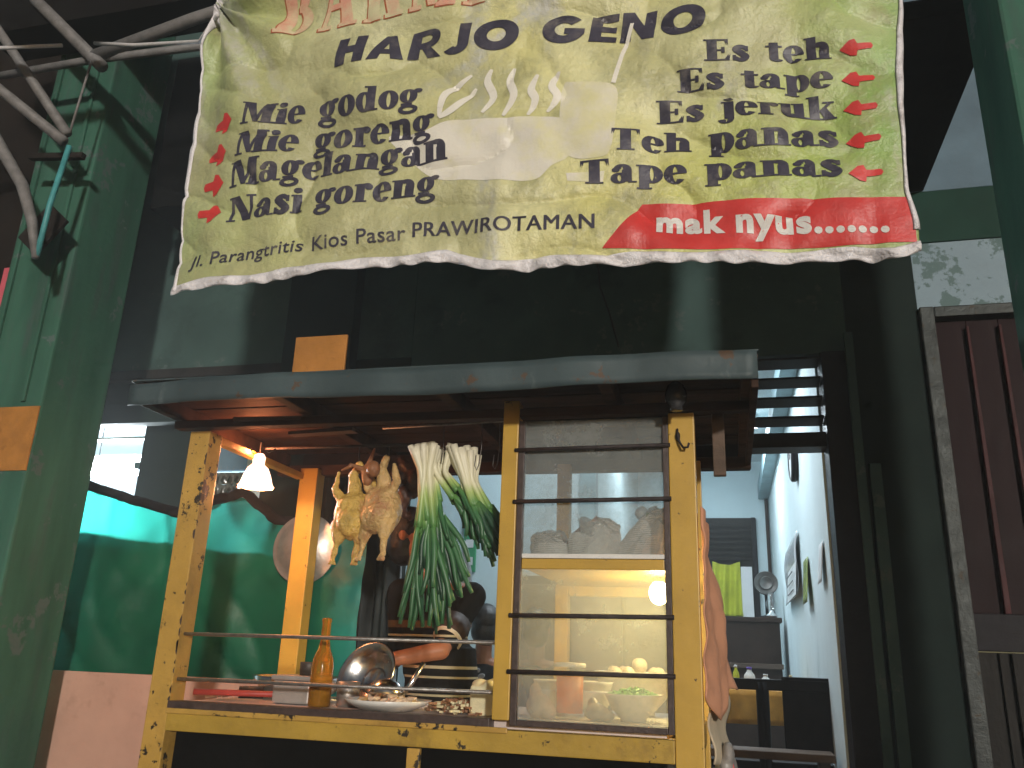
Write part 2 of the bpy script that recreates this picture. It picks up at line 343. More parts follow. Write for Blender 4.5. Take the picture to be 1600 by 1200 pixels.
def organic(mb, name, m, parent=None, voxel=.008, smooth=3, off=(0, 0, 0), rough=0):
    """fuse overlapping lumps into one continuous skin"""
    t = bpy.data.objects.new('tmp', mb.mesh('tmp', m)); COL.objects.link(t)
    r = t.modifiers.new('r', 'REMESH'); r.mode = 'VOXEL'; r.voxel_size = voxel
    if smooth: k = t.modifiers.new('s', 'SMOOTH'); k.factor = .5; k.iterations = smooth
    dg = bpy.context.evaluated_depsgraph_get(); me = bpy.data.meshes.new_from_object(t.evaluated_get(dg)); me.name = name
    bpy.data.objects.remove(t)
    if rough:
        for v, nn in zip(me.vertices, [v.normal.copy() for v in me.vertices]):
            p = v.co.copy(); v.co = p + nn * rough * (fbm(p.x, p.y, p.z * .6, 22) + .5 * fbm(p.x, p.y, p.z * .6, 60) + .3 * fbm(p.x, p.y, p.z, 170))
    me.materials.clear(); me.materials.append(MATS[m]); me.shade_smooth()
    return link(bpy.data.objects.new(name, me), parent, off)
def place(me, name, parent, off, rot=None, scale=None):
    o = bpy.data.objects.new(name, me); link(o, parent, off)
    if rot: o.rotation_euler = rot
    if scale: o.scale = scale
    return o
def lamp(name, parent, loc, energy, col, size=.03, kind='POINT', sx=1, rot=None):
    d = bpy.data.lights.new(name, kind); d.energy = energy; d.color = col
    if kind == 'POINT': d.shadow_soft_size = size
    else: d.shape = 'RECTANGLE'; d.size = sx; d.size_y = size
    o = bpy.data.objects.new(name, d); link(o, parent, loc)
    if rot: o.rotation_euler = rot
    return o
def rz(a): return Matrix.Rotation(R(a), 3, 'Z')
def rx(a): return Matrix.Rotation(R(a), 3, 'X')
def ry(a): return Matrix.Rotation(R(a), 3, 'Y')
def fbm(x, y, z, s): return noise.noise(Vector((x * s, y * s, z * s)))

# ------------------------------------------------------------------ ground and building
tag(MB().add([(-9, -7, 0), (9, -7, 0), (9, 9, 0), (-9, 9, 0)], [(0, 1, 2, 3)]).build('ground', 'ground'), kind='structure')
YW = 1.35
bld = thing('market_building', (-.5, YW, 0), 'dark green market building wall with open doorway behind the food cart', 'building')
def wallbox(name, m, *b, bevel=.004, parent=bld): return MB().box(*b).build(name, m, parent, bevel=bevel)
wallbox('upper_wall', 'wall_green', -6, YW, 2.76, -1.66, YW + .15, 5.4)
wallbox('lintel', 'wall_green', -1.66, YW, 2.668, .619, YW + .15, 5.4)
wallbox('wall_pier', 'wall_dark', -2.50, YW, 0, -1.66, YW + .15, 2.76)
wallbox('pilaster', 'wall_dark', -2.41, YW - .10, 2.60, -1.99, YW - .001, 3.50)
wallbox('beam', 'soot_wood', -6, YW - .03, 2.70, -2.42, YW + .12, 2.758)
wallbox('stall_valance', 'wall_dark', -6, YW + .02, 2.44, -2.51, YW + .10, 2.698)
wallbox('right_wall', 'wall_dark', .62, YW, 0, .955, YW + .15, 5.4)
wallbox('upper_side_wall', 'wall_grey', .955, YW + .004, 3.515, 2.6, YW + .15, 5.4)
wallbox('wall_band', 'band_green', .955, YW, 3.227, 2.6, YW + .15, 3.513)
wallbox('whitewashed_panel', 'wall_white', .955, YW + .006, 2.872, 2.6, YW + .15, 3.225)
wallbox('door_jamb', 'black_paint', .49, YW - .03, 0, .618, YW + .17, 2.665)
wallbox('jamb_strip', 'wall_green', .66, YW - .045, 0, .71, YW - .002, 2.1)
wallbox('jamb_strip', 'wall_green', .60, YW - .06, 0, .64, YW - .032, 2.75)
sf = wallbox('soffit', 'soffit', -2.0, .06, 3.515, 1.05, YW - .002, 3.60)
wallbox('dark_gap_block', 'void_black', -3.046, .74, 3.50, -2.002, YW - .002, 4.5)  # black block added to keep the gap between pillar and banner dark
wallbox('eave_beam', 'soffit', -3.7, .06, 4.22, -1.95, .28, 4.55)
# crack / hanging cable on the lintel
MB().tube([(-.62, YW - .01, 3.3), (-.60, YW - .012, 3.1), (-.55, YW - .012, 2.95), (-.50, YW - .012, 2.75)], .005, 6).build('wall_cable', 'rope_dark', bld, True)
# louvre transom over the doorway
tr = MB().box(-.2, YW + .01, 2.20, -.15, YW + .13, 2.665).build('louvre_frame', 'black_paint', bld, bevel=.003)
wallbox('transom_rail', 'black_paint', -.15, YW, 2.196, .489, YW + .14, 2.268)
sl = MB().box(-.32, -.055, -.006, .32, .055, .006).mesh('louvre_slat', 'black_paint', bevel=.002)
for z in (2.342, 2.442, 2.542, 2.645):
    place(sl, 'louvre_slat', bld, (.168, YW + .07, z), rot=(R(-8), 0, 0))
wallbox('door_lintel_rail', 'black_paint', -1.655, YW + .02, 2.12, -.205, YW + .12, 2.662)
tag(MB().box(-1.462, -.245, 2.112, -1.262, -.235, 2.252).build('orange_notice', 'orange_paint', bevel=.002), 'plain orange board standing on the front of the cart roof', 'board')

# left pillar
pil = thing('concrete_pillar', (-3.235, .5, 0), 'thick green pillar with an orange band at the left edge', 'pillar')
MB().box(-3.43, .30, 0, -3.05, .70, 5.2).build('shaft', 'pillar_green', pil, bevel=.012)
MB().box(-3.426, .294, 1.912, -3.053, .302, 2.216).build('painted_band', 'orange_paint', pil, bevel=.001)
MB().box(-3.40, .285, 2.24, -3.375, .302, 5.2).build('corner_strip', 'pillar_green', pil, bevel=.004)
MB().box(-3.16, .285, 2.24, -3.14, .302, 5.2).build('corner_strip', 'pillar_green', pil, bevel=.004)
# right pillar
pr_ = thing('green_pillar', (1.25, -.36, 0), 'dark green pillar cut by the right edge of the picture', 'pillar')
MB().box(.842, -.50, 0, 1.55, -.22, 5.2).build('shaft', 'pillar_green', pr_, bevel=.01)
# neighbour wall left of the pillar
nb = thing('neighbour_wall', (-4.2, .7, 0), 'brown wall with pink panel at the far left', 'wall')
MB().box(-6, .72, 2.6, -3.432, .85, 5.4).build('wall', 'brown_wall', nb)
MB().box(-3.75, .69, 3.25, -3.50, .722, 4.0).build('pink_panel', 'pink_paint', nb, bevel=.003)
MB().box(-3.9, .69, 2.75, -3.55, .722, 3.18).build('pink_panel', 'pink_paint', nb, bevel=.003)

# right folding door
fd = thing('folding_door', (1.7, 1.42, 0), 'dark red ribbed folding metal door at the right', 'door')
MB().box(.957, YW - .03, 0, 1.02, YW + .05, 2.87).build('door_frame', 'steel_frame', fd, bevel=.006)
MB().box(1.02, YW - .03, 2.815, 2.6, YW + .05, 2.868).build('frame_head', 'steel_frame', fd, bevel=.006)
pn = MB().box(-.0695, 0, 0, .0695, .012, 1).mesh('panel', 'door_red', bevel=.002); pl = MB().box(-.0695, 0, 0, .0695, .012, 1).mesh('lower_panel', 'door_low', bevel=.002)
rb = MB().prism([(-.012, 0), (.012, 0), (.006, 1), (-.006, 1)], -.03, 0).mesh('rib', 'door_rib', bevel=.003)
rbl = MB().box(-.008, -.022, 0, .008, 0, 1).mesh('lower_rib', 'door_low', bevel=.003)
for i in range(11):
    x = 1.094 + i * .14
    place(pn, 'panel', fd, (x, YW + .03, 1.44), scale=(1, 1, 1.37)); place(pl, 'lower_panel', fd, (x, YW + .03, .02), scale=(1, 1, 1.26))
    place(rb, 'rib', fd, (x + .07, YW + .03, 1.44), scale=(1, 1, 1.33)); place(rbl, 'lower_rib', fd, (x + .07, YW + .03, .02), scale=(1, 1, 1.26))
    place(rbl, 'lower_rib', fd, (x + .02, YW + .03, .02), scale=(.7, .7, 1.26))
MB().box(1.022, YW + .0, 1.285, 2.6, YW + .045, 1.44).build('lock_rail', 'black_paint', fd, bevel=.003)

# ------------------------------------------------------------------ room behind the doorway
def struct(name, m, *b): return tag(MB().box(*b).build(name, m), kind='structure')
struct('room_floor', 'room_floor', -2.7, YW + .152, .004, .6, 7.1, .25)
struct('room_ceiling', 'room_ceiling', -2.7, YW + .152, 3.36, .6, 7.1, 3.45)
struct('room_wall_right', 'room_wall_wet', .48, YW + .175, .251, .6, 6.80, 3.358)
struct('room_wall_back', 'room_blue', -2.7, 6.80, .251, .6, 6.95, 3.358)
struct('room_wall_left', 'room_blue', -2.7, YW + .155, .251, -2.6, 3.398, 3.358)
struct('room_partition', 'room_blue', -2.7, 3.40, .251, -1.05, 3.50, 3.358)
struct('room_partition_side', 'beam_blue', -1.05, 3.38, .251, -.93, 3.52, 3.358)
struct('room_wall_inner', 'room_blue', -1.05, 3.522, .251, -.95, 6.798, 3.358)
rm = thing('ceiling_beam', (.42, 4.2, 3.0), 'grey blue beam running along the top of the room wall', 'beam')
MB().box(.37, YW + .2, 2.93, .478, 6.78, 3.09).build('beam_body', 'beam_blue', rm, bevel=.004)
MB().tube([(.45, 6.76, .3), (.45, 6.76, 2.92)], .018, 8).build('drain_pipe', 'sideboard', rm, True)
def tube_lamp(name, loc, length, energy, label, along='x'):
    t = thing(name, loc, label, 'lamp', None); x, y, z = loc; a = length / 2
    d = (a, .03) if along == 'x' else (.03, a)
    MB().box(x - d[0], y - d[1], z, x + d[0], y + d[1], z + .05).build('housing', 'white_plastic', t, bevel=.004)
    e = (a - .03, 0) if along == 'x' else (0, a - .03)
    MB().tube([(x - e[0], y - e[1], z - .025), (x + e[0], y + e[1], z - .025)], .014, 10).build('tube', 'tube_glow', t, True)
    lamp(name + '_light', t, (x, y, z - .06), energy, (.80, .92, 1.0), .06, 'AREA', length, None if along == 'x' else (0, 0, R(90)))
tube_lamp('room_tube_lamp', (-.55, 2.55, 3.28), 1.2, 48, 'white tube lamp on the room ceiling near the doorway')
tube_lamp('room_tube_lamp', (-.25, 4.9, 3.28), 1.2, 46, 'white tube lamp on the ceiling deep in the room')
# far wall: dark shuttered window, yellow cloth, white board
wd = thing('shutter_window', (.03, 6.79, 1.6), 'dark louvred window in the far pale blue wall', 'window')
MB().box(-.5, 6.76, 1.62, .33, 6.798, 2.72).build('window_back', 'soot_wood', wd)
for x in (-.49, .30): MB().box(x - .02, 6.72, 1.62, x + .02, 6.758, 2.72).build('window_frame', 'black_paint', wd, bevel=.003)
fl = MB().box(-.38, -.03, -.012, .36, .012, .012).mesh('slat', 'soot_wood', bevel=.002)
for k in range(7): place(fl, 'slat', wd, (-.09, 6.73, 2.28 + k * .06), rot=(R(30), 0, 0))
tag(MB().sheet(lambda u, v: (-.15 + .29 * u + .02 * (u - .5) * v, 6.70 - .02 * math.sin(u * 17 + v * 2) - .015 * math.sin(u * 7), 2.24 - .57 * v - .035 * math.sin(math.pi * u) * (1 - v)), 40, 20).build('yellow_cloth', 'cloth_yellow', None, True, solid=.003), 'yellow green cloth hung over the far window', 'cloth')
tag(MB().box(.145, 6.69, 1.66, .262, 6.712, 2.185).build('white_board', 'paper_white', bevel=.003), 'upright white board beside the yellow green cloth', 'board')
# sideboard
sb = thing('sideboard', (.1, 5.2, .25), 'dark brown sideboard under the far window', 'cabinet')
MB().box(-.7, 5.0, .26, .42, 5.5, 1.54).build('carcass', 'sideboard', sb, bevel=.006)
MB().box(-.72, 4.97, 1.54, .44, 5.52, 1.58).build('top', 'sideboard', sb, bevel=.006)
MB().box(-.72, 4.94, 1.16, .43, 4.998, 1.20).build('shelf_edge', 'old_wood', sb, bevel=.004)
# fan on the sideboard
fn = thing('table_fan', (.335, 5.3, 1.58), 'small dark table fan on the sideboard', 'fan')
for k in range(3): MB().lathe([(.10, 0), (.104, .004), (.10, .008)], (.335, 5.24 - .02 + .02 * k, 1.89), 28, rx(90)).build('guard_ring', 'wire', fn, True)
MB().lathe([(.055, 0), (.059, .004), (.055, .008)], (.335, 5.21, 1.89), 24, rx(90)).build('guard_ring', 'wire', fn, True)
for k in range(4): MB().obox(Vector((.335, 5.255, 1.89)) + ry(k * 90) @ Vector((.05, 0, 0)), (.085, .006, .05), ry(k * 90) @ rx(25)).build('blade', 'beam_blue', fn, bevel=.002)
MB().ellip((.335, 5.30, 1.89), (.04, .07, .04)).build('motor', 'black_paint', fn, True)
MB().tube([(.335, 5.31, 1.60), (.335, 5.31, 1.86)], .014).build('stem', 'black_paint', fn, True)
MB().lathe([(.08, 0), (.075, .02), (.02, .03), (.0, .03)], (.335, 5.3, 1.585)).build('base', 'black_paint', fn, True)
gb = thing('glass_lamp', (.36, 5.02, 1.58), 'clear glass oil lamp on the sideboard edge', 'lamp')
MB().lathe([(.0, 0), (.045, .002), (.05, .02), (.02, .04), (.018, .06)], (.36, 5.04, 1.583)).build('foot', 'steel', gb, True)
MB().lathe([(.018, 0), (.045, .03), (.05, .06), (.03, .10), (.022, .15)], (.36, 5.04, 1.64)).build('chimney', 'clear_glass', gb, True)
# wall clock, calendars
ck = thing('wall_clock', (.44, 2.95, 2.5), 'round dark wall clock seen edge on on the bright wall', 'clock')
MB().lathe([(.0, 0), (.14, 0), (.15, .01), (.15, .035), (.135, .045), (.13, .035), (0, .035)], (.478, 2.95, 2.50), 32, ry(-90)).build('clock_case', 'black_paint', ck, True)
MB().lathe([(0, 0), (.13, .0)], (.440, 2.95, 2.50), 32, ry(-90)).build('dial', 'paper_white', ck)
MB().box(.434, 2.945, 2.5, .438, 2.955, 2.60).build('hand', 'black_paint', ck)
cal = thing('wall_calendar', (.46, 3.9, 1.7), 'glossy hanging calendar on the bright room wall', 'calendar')
MB().sheet(lambda u, v: (.468 - .03 * v - .01 * math.sin(v * 6), 3.15 + 1.25 * u, 2.06 - .42 * v), 8, 14).build('sheet', 'calendar_gloss', cal, True, solid=.003)
MB().sheet(lambda u, v: (.462 - .03 * (v * .5 + .5), 3.14 + .85 * u, 1.86 - .22 * v), 4, 4).build('month_page', 'paper_white', cal, solid=.002)
for k in range(3): MB().box(.426 - .0, 3.3, 1.80 - k * .06, .430, 3.85, 1.805 - k * .06).build('print_line', 'black_paint', cal)
tag(MB().sheet(lambda u, v: (.472 - .03 * v, 2.58 + .3 * u - .12 * v, 1.82 - .27 * v), 4, 8).build('green_calendar', 'calendar_green', None, True, solid=.003), 'narrow green calendar beside the glossy calendar', 'calendar')
nt = tag(MB().sheet(lambda u, v: (.474 - .02 * v, 1.72 + .2 * u, 1.80 - .2 * v), 4, 8).build('wall_note', 'paper_white', None, True, solid=.002), 'white paper note on the wall beside the door frame', 'paper')
# table, bottles and chairs in the room
tb = thing('dining_table', (.15, 3.35, .25), 'room table covered with an orange cloth', 'table')
MB().box(-.25, 3.1, 1.0, .44, 3.7, 1.03).build('tabletop', 'old_wood', tb, bevel=.004)
MB().sheet(lambda u, v: (-.24 + .67 * u, 3.085 - .012 * math.sin(u * 30) * v - .01, 1.036 - .20 * v), 60, 6).build('cloth_front', 'cloth_orange', tb, True, solid=.003)
MB().box(-.24, 3.09, 1.031, .43, 3.69, 1.037).build('cloth_top', 'cloth_orange', tb)
for x in (-.22, .41):
    for y in (3.13, 3.66): MB().box(x - .025, y - .025, .25, x + .025, y + .025, .999).build('leg', 'black_paint', tb, bevel=.003)
def bottle(name, loc, r, h, m, capm, label, cat='bottle'):
    t = thing(name, loc, label, cat)
    MB().lathe([(0, 0), (r, .0), (r, h * .55), (r * .9, h * .65), (r * .42, h * .8), (r * .4, h * .9)], loc, 20).build('bottle_body', m, t, True)
    MB().lathe([(r * .46, 0), (r * .46, h * .11), (0, h * .115)], (loc[0], loc[1], loc[2] + h * .88), 16).build('cap', capm, t, True)
bottle('sauce_bottle', (.03, 3.3, 1.038), .022, .15, 'cloth_yellow', 'paper_white', 'small yellow bottle at the left end of the room table')
bottle('water_bottle', (.115, 3.25, 1.038), .036, .14, 'white_plastic', 'purple_cap', 'white bottle with a purple cap on the room table')
bottle('white_jar', (.215, 3.22, 1.038), .034, .10, 'white_plastic', 'paper_white', 'plain white bottle in the middle of the room table')
bottle('pale_bottle', (.37, 3.2, 1.038), .022, .10, 'noodle', 'noodle', 'thin pale bottle at the right end of the room table')
def chair(loc, label, solid_back):
    x, y, z = loc; t = thing('black_chair', loc, label, 'chair', 'black chairs in the room')
    for dx in (-.17, .17):
        MB().tube([(x + dx, y, z), (x + dx, y, z + .45), (x + dx, y - .02, z + .86)], .02, 8).build('back_leg', 'black_paint', t, True)
        MB().tube([(x + dx, y + .38, z), (x + dx, y + .36, z + .44)], .018, 8).build('front_leg', 'black_paint', t, True)
    MB().box(x - .2, y - .01, z + .44, x + .2, y + .4, z + .48).build('seat', 'black_paint', t, bevel=.008)
    MB().box(x - .19, y - .035, z + .82, x + .19, y - .002, z + .875).build('top_rail', 'black_paint', t, bevel=.006)
    if solid_back: MB().box(x - .085, y - .03, z + .5, x + .15, y - .008, z + .89).build('back_panel', 'black_paint', t, bevel=.006)
    MB().box(x - .17, y - .02, z + .20, x + .17, y + .0, z + .24).build('stretcher', 'black_paint', t, bevel=.004)
chair((.335, 2.05, .25), 'black chair with a solid back panel beside the door frame', True)
chair((-.03, 2.05, .25), 'black open backed chair left of the solid backed chair', False)
bn = thing('low_bench', (.2, 1.75, .25), 'brown wooden bench across the bottom of the doorway', 'bench')
MB().box(-.3, 1.66, .775, .45, 1.86, .81).build('seat', 'old_wood', bn, bevel=.005)
for x in (-.2, .38): MB().box(x, 1.70, .251, x + .05, 1.82, .774).build('leg', 'old_wood', bn, bevel=.004)
cu_ = thing('wooden_cupboard', (-.8, 3.1, .25), 'dark wooden cupboard seen through the lower cabinet glass', 'cupboard')
MB().box(-1.40, 2.95, .251, -.30, 3.36, 1.72).build('carcass', 'sideboard', cu_, bevel=.006)
for k in range(3): MB().box(-1.38 + k * .36, 2.93, .30, -1.04 + k * .36, 2.949, 1.66).build('door', 'old_wood', cu_, bevel=.006)
# green sign on the partition behind the seller
gs = thing('green_sign', (-1.9, 3.38, 1.9), 'green wall sign with white marks behind the seller', 'sign')
MB().obox((-2.42, 3.385, 2.12), (.17, .012, .30), ry(-25)).build('panel', 'sign_green', gs, bevel=.003)
MB().box(-1.94, 3.376, 1.78, -1.84, 3.397, 2.26).build('panel', 'sign_green', gs, bevel=.003)
MB().box(-1.60, 3.376, 2.12, -1.54, 3.397, 2.24).build('panel', 'sign_green', gs, bevel=.003)
for k in range(3):
    MB().lathe([(0, 0), (.02, 0)], (-2.40 + .03 * k, 3.374, 2.05 + .07 * k), 12, rx(90)).build('white_mark', 'paper_white', gs)
    MB().box(-1.92, 3.370, 1.83 + k * .13, -1.86, 3.374, 1.89 + k * .13).build('white_mark', 'paper_white', gs)

# ------------------------------------------------------------------ neighbour stall at the left, lit by a tube lamp
struct('stall_wall_back', 'room_blue', -6, 3.2, 0.01, -2.72, 3.3, 2.755)
struct('stall_wall_left', 'room_blue', -6.1, YW + .16, .01, -6.0, 3.3, 2.755)
struct('stall_ceiling', 'room_ceiling', -6, YW + .16, 2.66, -2.72, 3.19, 2.74)
st = thing('stall_tube_lamp', (-4.25, 2.35, 2.42), 'blazing white tube lamp in the stall beside the left pillar', 'lamp')
MB().box(-4.6, 2.36, 2.40, -3.7, 2.40, 2.50).build('housing', 'white_plastic', st, bevel=.004)
MB().tube([(-4.58, 2.34, 2.36), (-3.72, 2.34, 2.36)], .03, 12).build('tube', 'tube_glow', st, True)
lamp('stall_tube_light', st, (-4.15, 2.30, 2.33), 200, (.84, .93, 1.0), .06, 'AREA', .9, (R(-35), 0, 0))
sbl = thing('stall_bulb', (-3.95, 1.75, 2.30), 'glaring white bulb in the stall opening beside the left pillar', 'lamp')
MB().lathe([(.02, .05), (.022, .02), (.02, 0)], (-3.95, 1.75, 2.29), 14).build('socket', 'white_plastic', sbl, True)
MB().ellip((-3.95, 1.75, 2.25), (.05, .05, .055)).build('bulb', 'tube_glow', sbl, True)
MB().tube([(-3.95, 1.75, 2.34), (-3.95, 1.75, 2.66)], .004, 6).build('cord', 'rope_dark', sbl)
lamp('stall_bulb_light', sbl, (-3.95, 1.70, 2.18), 190, (.86, .93, 1.0), .05)
shf = thing('stall_shelf', (-3.9, 1.9, 0), 'dark post and rails framing the bright stall opening', 'frame')
MB().box(-4.6, 1.58, 2.40, -3.44, 1.63, 2.415).build('rail', 'white_plastic', shf, bevel=.003)
MB().box(-4.6, 1.80, 2.34, -3.45, 1.84, 2.352).build('rail', 'white_plastic', shf, bevel=.003)
MB().box(-3.43, 1.50, .01, -3.09, 1.60, 2.65).build('post', 'wall_dark', shf, bevel=.004)
MB().box(-3.50, 1.54, 2.20, -3.432, 1.58, 2.24).build('bracket', 'beam_blue', shf, bevel=.004)
gp = tag(MB().box(-3.085, 1.66, 2.205, -2.66, 1.70, 2.64).build('hoarding_sheet', 'wall_grey', bevel=.004), 'grey panel hanging above the strips of sachets', 'panel')
# strips of sachets
sm = MB().sheet(lambda u, v: ((u - .5) * .050, -.010 * math.sin(math.pi * u) * math.sin(math.pi * v) ** .5, -.074 * v), 4, 6).mesh('sachet', 'sachet_foil', True)
sg = MB().sheet(lambda u, v: ((u - .5) * .050, -.010 * math.sin(math.pi * u) * math.sin(math.pi * v) ** .5, -.074 * v), 4, 6).mesh('sachet', 'sachet_green', True)
ORD = 'first second third fourth fifth sixth seventh eighth ninth tenth eleventh twelfth thirteenth last'.split()
for i in range(14):
    x = -3.07 + i * .043; t = thing('sachet_strip', (x, 1.62, 2.19), 'shiny sachet strip in the left stall, ' + ORD[i] + ' from the left', 'sachets', 'strips of sachets in the left stall')
    for k in range(5): place(sm if i < 8 else sg, 'sachet', t, (x + random.uniform(-.003, .003), 1.60 + random.uniform(-.012, .012), 2.175 - k * .072), rot=(R(random.uniform(-8, 8)), 0, R(random.uniform(-20, 20))))
    MB().tube([(x, 1.612, 2.22), (x, 1.612, 2.19)], .001, 4).build('hanger', 'wire', t)
# green tarp, its dark rolled hem, the added unseen board behind and the peach board
TT = [(-3.45, 1.99), (-3.353, 1.971), (-3.0, 1.875), (-2.694, 1.800), (-2.52, 1.862), (-2.345, 1.905), (-2.147, 1.765), (-1.9, 1.74), (-1.66, 1.74)]
def lerp_tab(tab, x):
    for (a, p), (b, q) in zip(tab, tab[1:]):
        if x <= b: return p + (q - p) * max(0, min(1, (x - a) / (b - a)))
    return tab[-1][1]
tp = thing('green_tarp', (-2.6, .95, 1.0), 'sagging green tarpaulin hung between the pillar and the cart', 'tarpaulin')
def tarp(u, v):
    x = -3.45 + 1.79 * u; top = lerp_tab(TT, x); z = 0.6 + (top - .6) * v
    return (x, .95 + .035 * math.sin(x * 9 + z * 1.5) * (1.1 - v) + .035 * fbm(x + .4 * z, 0, z, 2.6) + .014 * fbm(x - .5 * z, 5, z, 7) + .022 * (1 - abs(fbm(x * .9 + .35 * z, 9, z * .5, 3.2)) * 2) ** 3, z)
MB().sheet(tarp, 90, 50).build('sheet', 'tarp_green', tp, True)
MB().tube([(-3.45 + 1.79 * i / 60, .955 + .01 * math.sin(i * 1.7), lerp_tab(TT, -3.45 + 1.79 * i / 60) + .024 + .006 * fbm(i * .7, 3, 0, 1)) for i in range(61)], [.026 + .005 * fbm(i * .9, 0, 0, 1) for i in range(61)], 10).build('rolled_hem', 'cloth_dark', tp, True)
tag(MB().prism([(-3.45, 0), (-1.70, 0), (-1.70, 1.60), (-2.69, 1.705), (-3.0, 1.72), (-3.45, 1.79)], 1.03, 1.05).build('backlight_blocker', 'soot_wood'), 'dark plywood screen behind the green tarpaulin', 'screen')  # unseen board, added so that only the tarp's upper strip glows
tag(MB().box(-3.30, .86, 0.0, -2.05, .885, 1.048).build('peach_board', 'peach_board', bevel=.003), 'peach coloured board below the tarpaulin at the lower left', 'board')
# dark hanging cloths behind the cart
tag(MB().sheet(lambda u, v: (-2.06 + .48 * u, 1.20 + .03 * math.sin(u * 19 + v) + .015 * math.sin(u * 47), 2.18 - 1.7 * v), 70, 20).build('dark_curtain', 'cloth_curtain', None, True, solid=.003), 'dark curtain behind the hanging chickens', 'curtain')
tag(MB().sheet(lambda u, v: (-1.66 + .075 * u + .02 * v, 1.245 + .012 * math.sin(u * 17), 1.98 - .95 * v), 16, 10).build('plastic_strip', 'bag_clear', None, True), 'greyish clear plastic strip hanging at the edge of the curtain', 'plastic sheet')

# ------------------------------------------------------------------ the food cart
cart = thing('food_cart', (-1.05, .42, 0), 'yellow wooden food cart with zinc roof and glass cabinet', 'food cart')
def cp(name, m, *b, bevel=.004, parent=cart): return MB().box(*b).build(name, m, parent, bevel=bevel)
CT = 1.0
wp = cp('post', 'yellow_worn', -2.012, 0, 0, -1.925, .085, 1.985)
cp('post', 'yellow_paint', -.747, .0, CT, -.690, .06, 2.06)
cp('post', 'yellow_paint', -.172, .0, 0, -.086, .08, 1.995)
cp('post', 'yellow_paint', -1.955, .79, 0, -1.865, .87, 2.01)
cp('post', 'yellow_paint', -.172, .79, 0, -.09, .87, 2.01)
cp('post', 'yellow_inner', -.70, .76, CT, -.645, .82, 2.0)
cp('front_beam', 'yellow_beam', -1.924, -.006, .905, -.173, .05, .972)
cp('counter_edge', 'dark_frame', -1.924, -.012, .974, -.75, .05, 1.003)
cp('counter_lip', 'yellow_worn', -1.924, -.016, .962, -.69, -.008, .980)
cp('back_beam', 'yellow_inner', -1.864, .80, .90, -.173, .85, .985)
cp('side_beam', 'yellow_inner', -1.99, .086, .90, -1.93, .789, .985)
cp('side_beam', 'yellow_inner', -.165, .081, .90, -.10, .789, .985)
cp('counter', 'tray_white', -1.923, .051, .955, -.20, .80, .998)
cp('lower_panel', 'void_black', -1.90, .03, .05, -.20, .05, .904)
cp('panel_stile', 'yellow_worn', -1.03, .012, .05, -.985, .031, .900)
cp('lower_rail', 'yellow_worn', -1.924, .0, .42, -.173, .04, .48)
rw = random.Random(4)
for k in range(18):
    z = 1.0 + .95 * rw.random() ** 1.4; h_ = rw.uniform(.006, .035); w_ = rw.uniform(.003, .009)
    pts = [(-1.9245 - w_ * rw.uniform(.3, 1), z), (-1.9245, z - h_ * .2), (-1.9245, z + h_), (-1.9245 - w_ * rw.uniform(.2, 1), z + h_ * .8), (-1.9245 - w_, z + h_ * .4)]
    MB().prism(pts, -.0012, -.0002).build('paint_flake', 'dark_frame', wp)
# thin rail rods across the open side
for z, m in ((1.229, 'bright_bar'), (1.074, 'bright_bar')):
    MB().tube([(-1.935, .03, z), (-.74, .03, z + .006)], .0065, 8).build('rail_rod', m, cart, True)
MB().tube([(-1.27, .15, 2.015), (-.75, .15, 2.03)], .005, 8).build('hanging_rod', 'bright_bar', cart, True)
MB().tube([(-1.86, .30, 1.985), (-1.2, .30, 1.985)], .006, 8).build('hanging_rod', 'rust_bar', cart, True)
# roof: zinc fascia, rafters, boards
MB().sheet(lambda u, v: (-2.105 + 2.222 * u, -.262 + .004 * math.sin(u * 40) + .01 * fbm(u * 6, v, 0, 1), 2.018 + .006 * math.sin(u * 9) + (.078 + .013 * u) * v + .012 * u * (1 - u) * 4 * v), 60, 4).build('fascia', 'roof_zinc', cart, True, solid=.006)
cp('roof_sheet', 'roof_zinc', -2.11, -.258, 2.110, .122, .90, 2.116, bevel=.002)
bme = MB().box(-1.115, -.074, 0, 1.115, .074, .014).mesh('roof_board', 'roof_wood', bevel=.003)
for k in range(7): place(bme, 'roof_board', cart, (-.995, -.17 + k * .157, 2.093 + random.uniform(-.003, .003)), rot=(R(random.uniform(-1.5, 1.5)), 0, 0))
for x in (-2.08, -1.52, -.92, -.36, .09): cp('rafter', 'roof_wood', x - .022, -.25, 2.035, x + .022, .87, 2.092)
cp('roof_beam', 'roof_wood', -2.10, .83, 1.985, .118, .88, 2.034)
cp('roof_beam', 'roof_wood', -2.10, .01, 2.002, .118, .06, 2.034)
cp('end_board', 'roof_wood', .095, -.25, 1.995, .117, .88, 2.034)
cp('hanging_board', 'old_wood', -.03, .10, 1.80, .012, .13, 2.034)
cp('back_valance', 'soot_wood', -2.0, .885, 1.985, .115, .90, 2.10)
cp('valance', 'soot_wood', -.69, .09, 1.985, -.175, .10, 2.06)
# lit boards under the roof near the lamp
MB().obox((-1.62, .02, 2.028), (.42, .03, .016), rz(4)).build('loose_batten', 'old_wood', cart, bevel=.002)
MB().obox((-1.56, .22, 2.026), (.30, .05, .014), rz(-6)).build('loose_batten', 'old_wood', cart, bevel=.002)
cp('side_rail', 'yellow_inner', -1.97, .086, 1.955, -1.935, .789, 1.985)
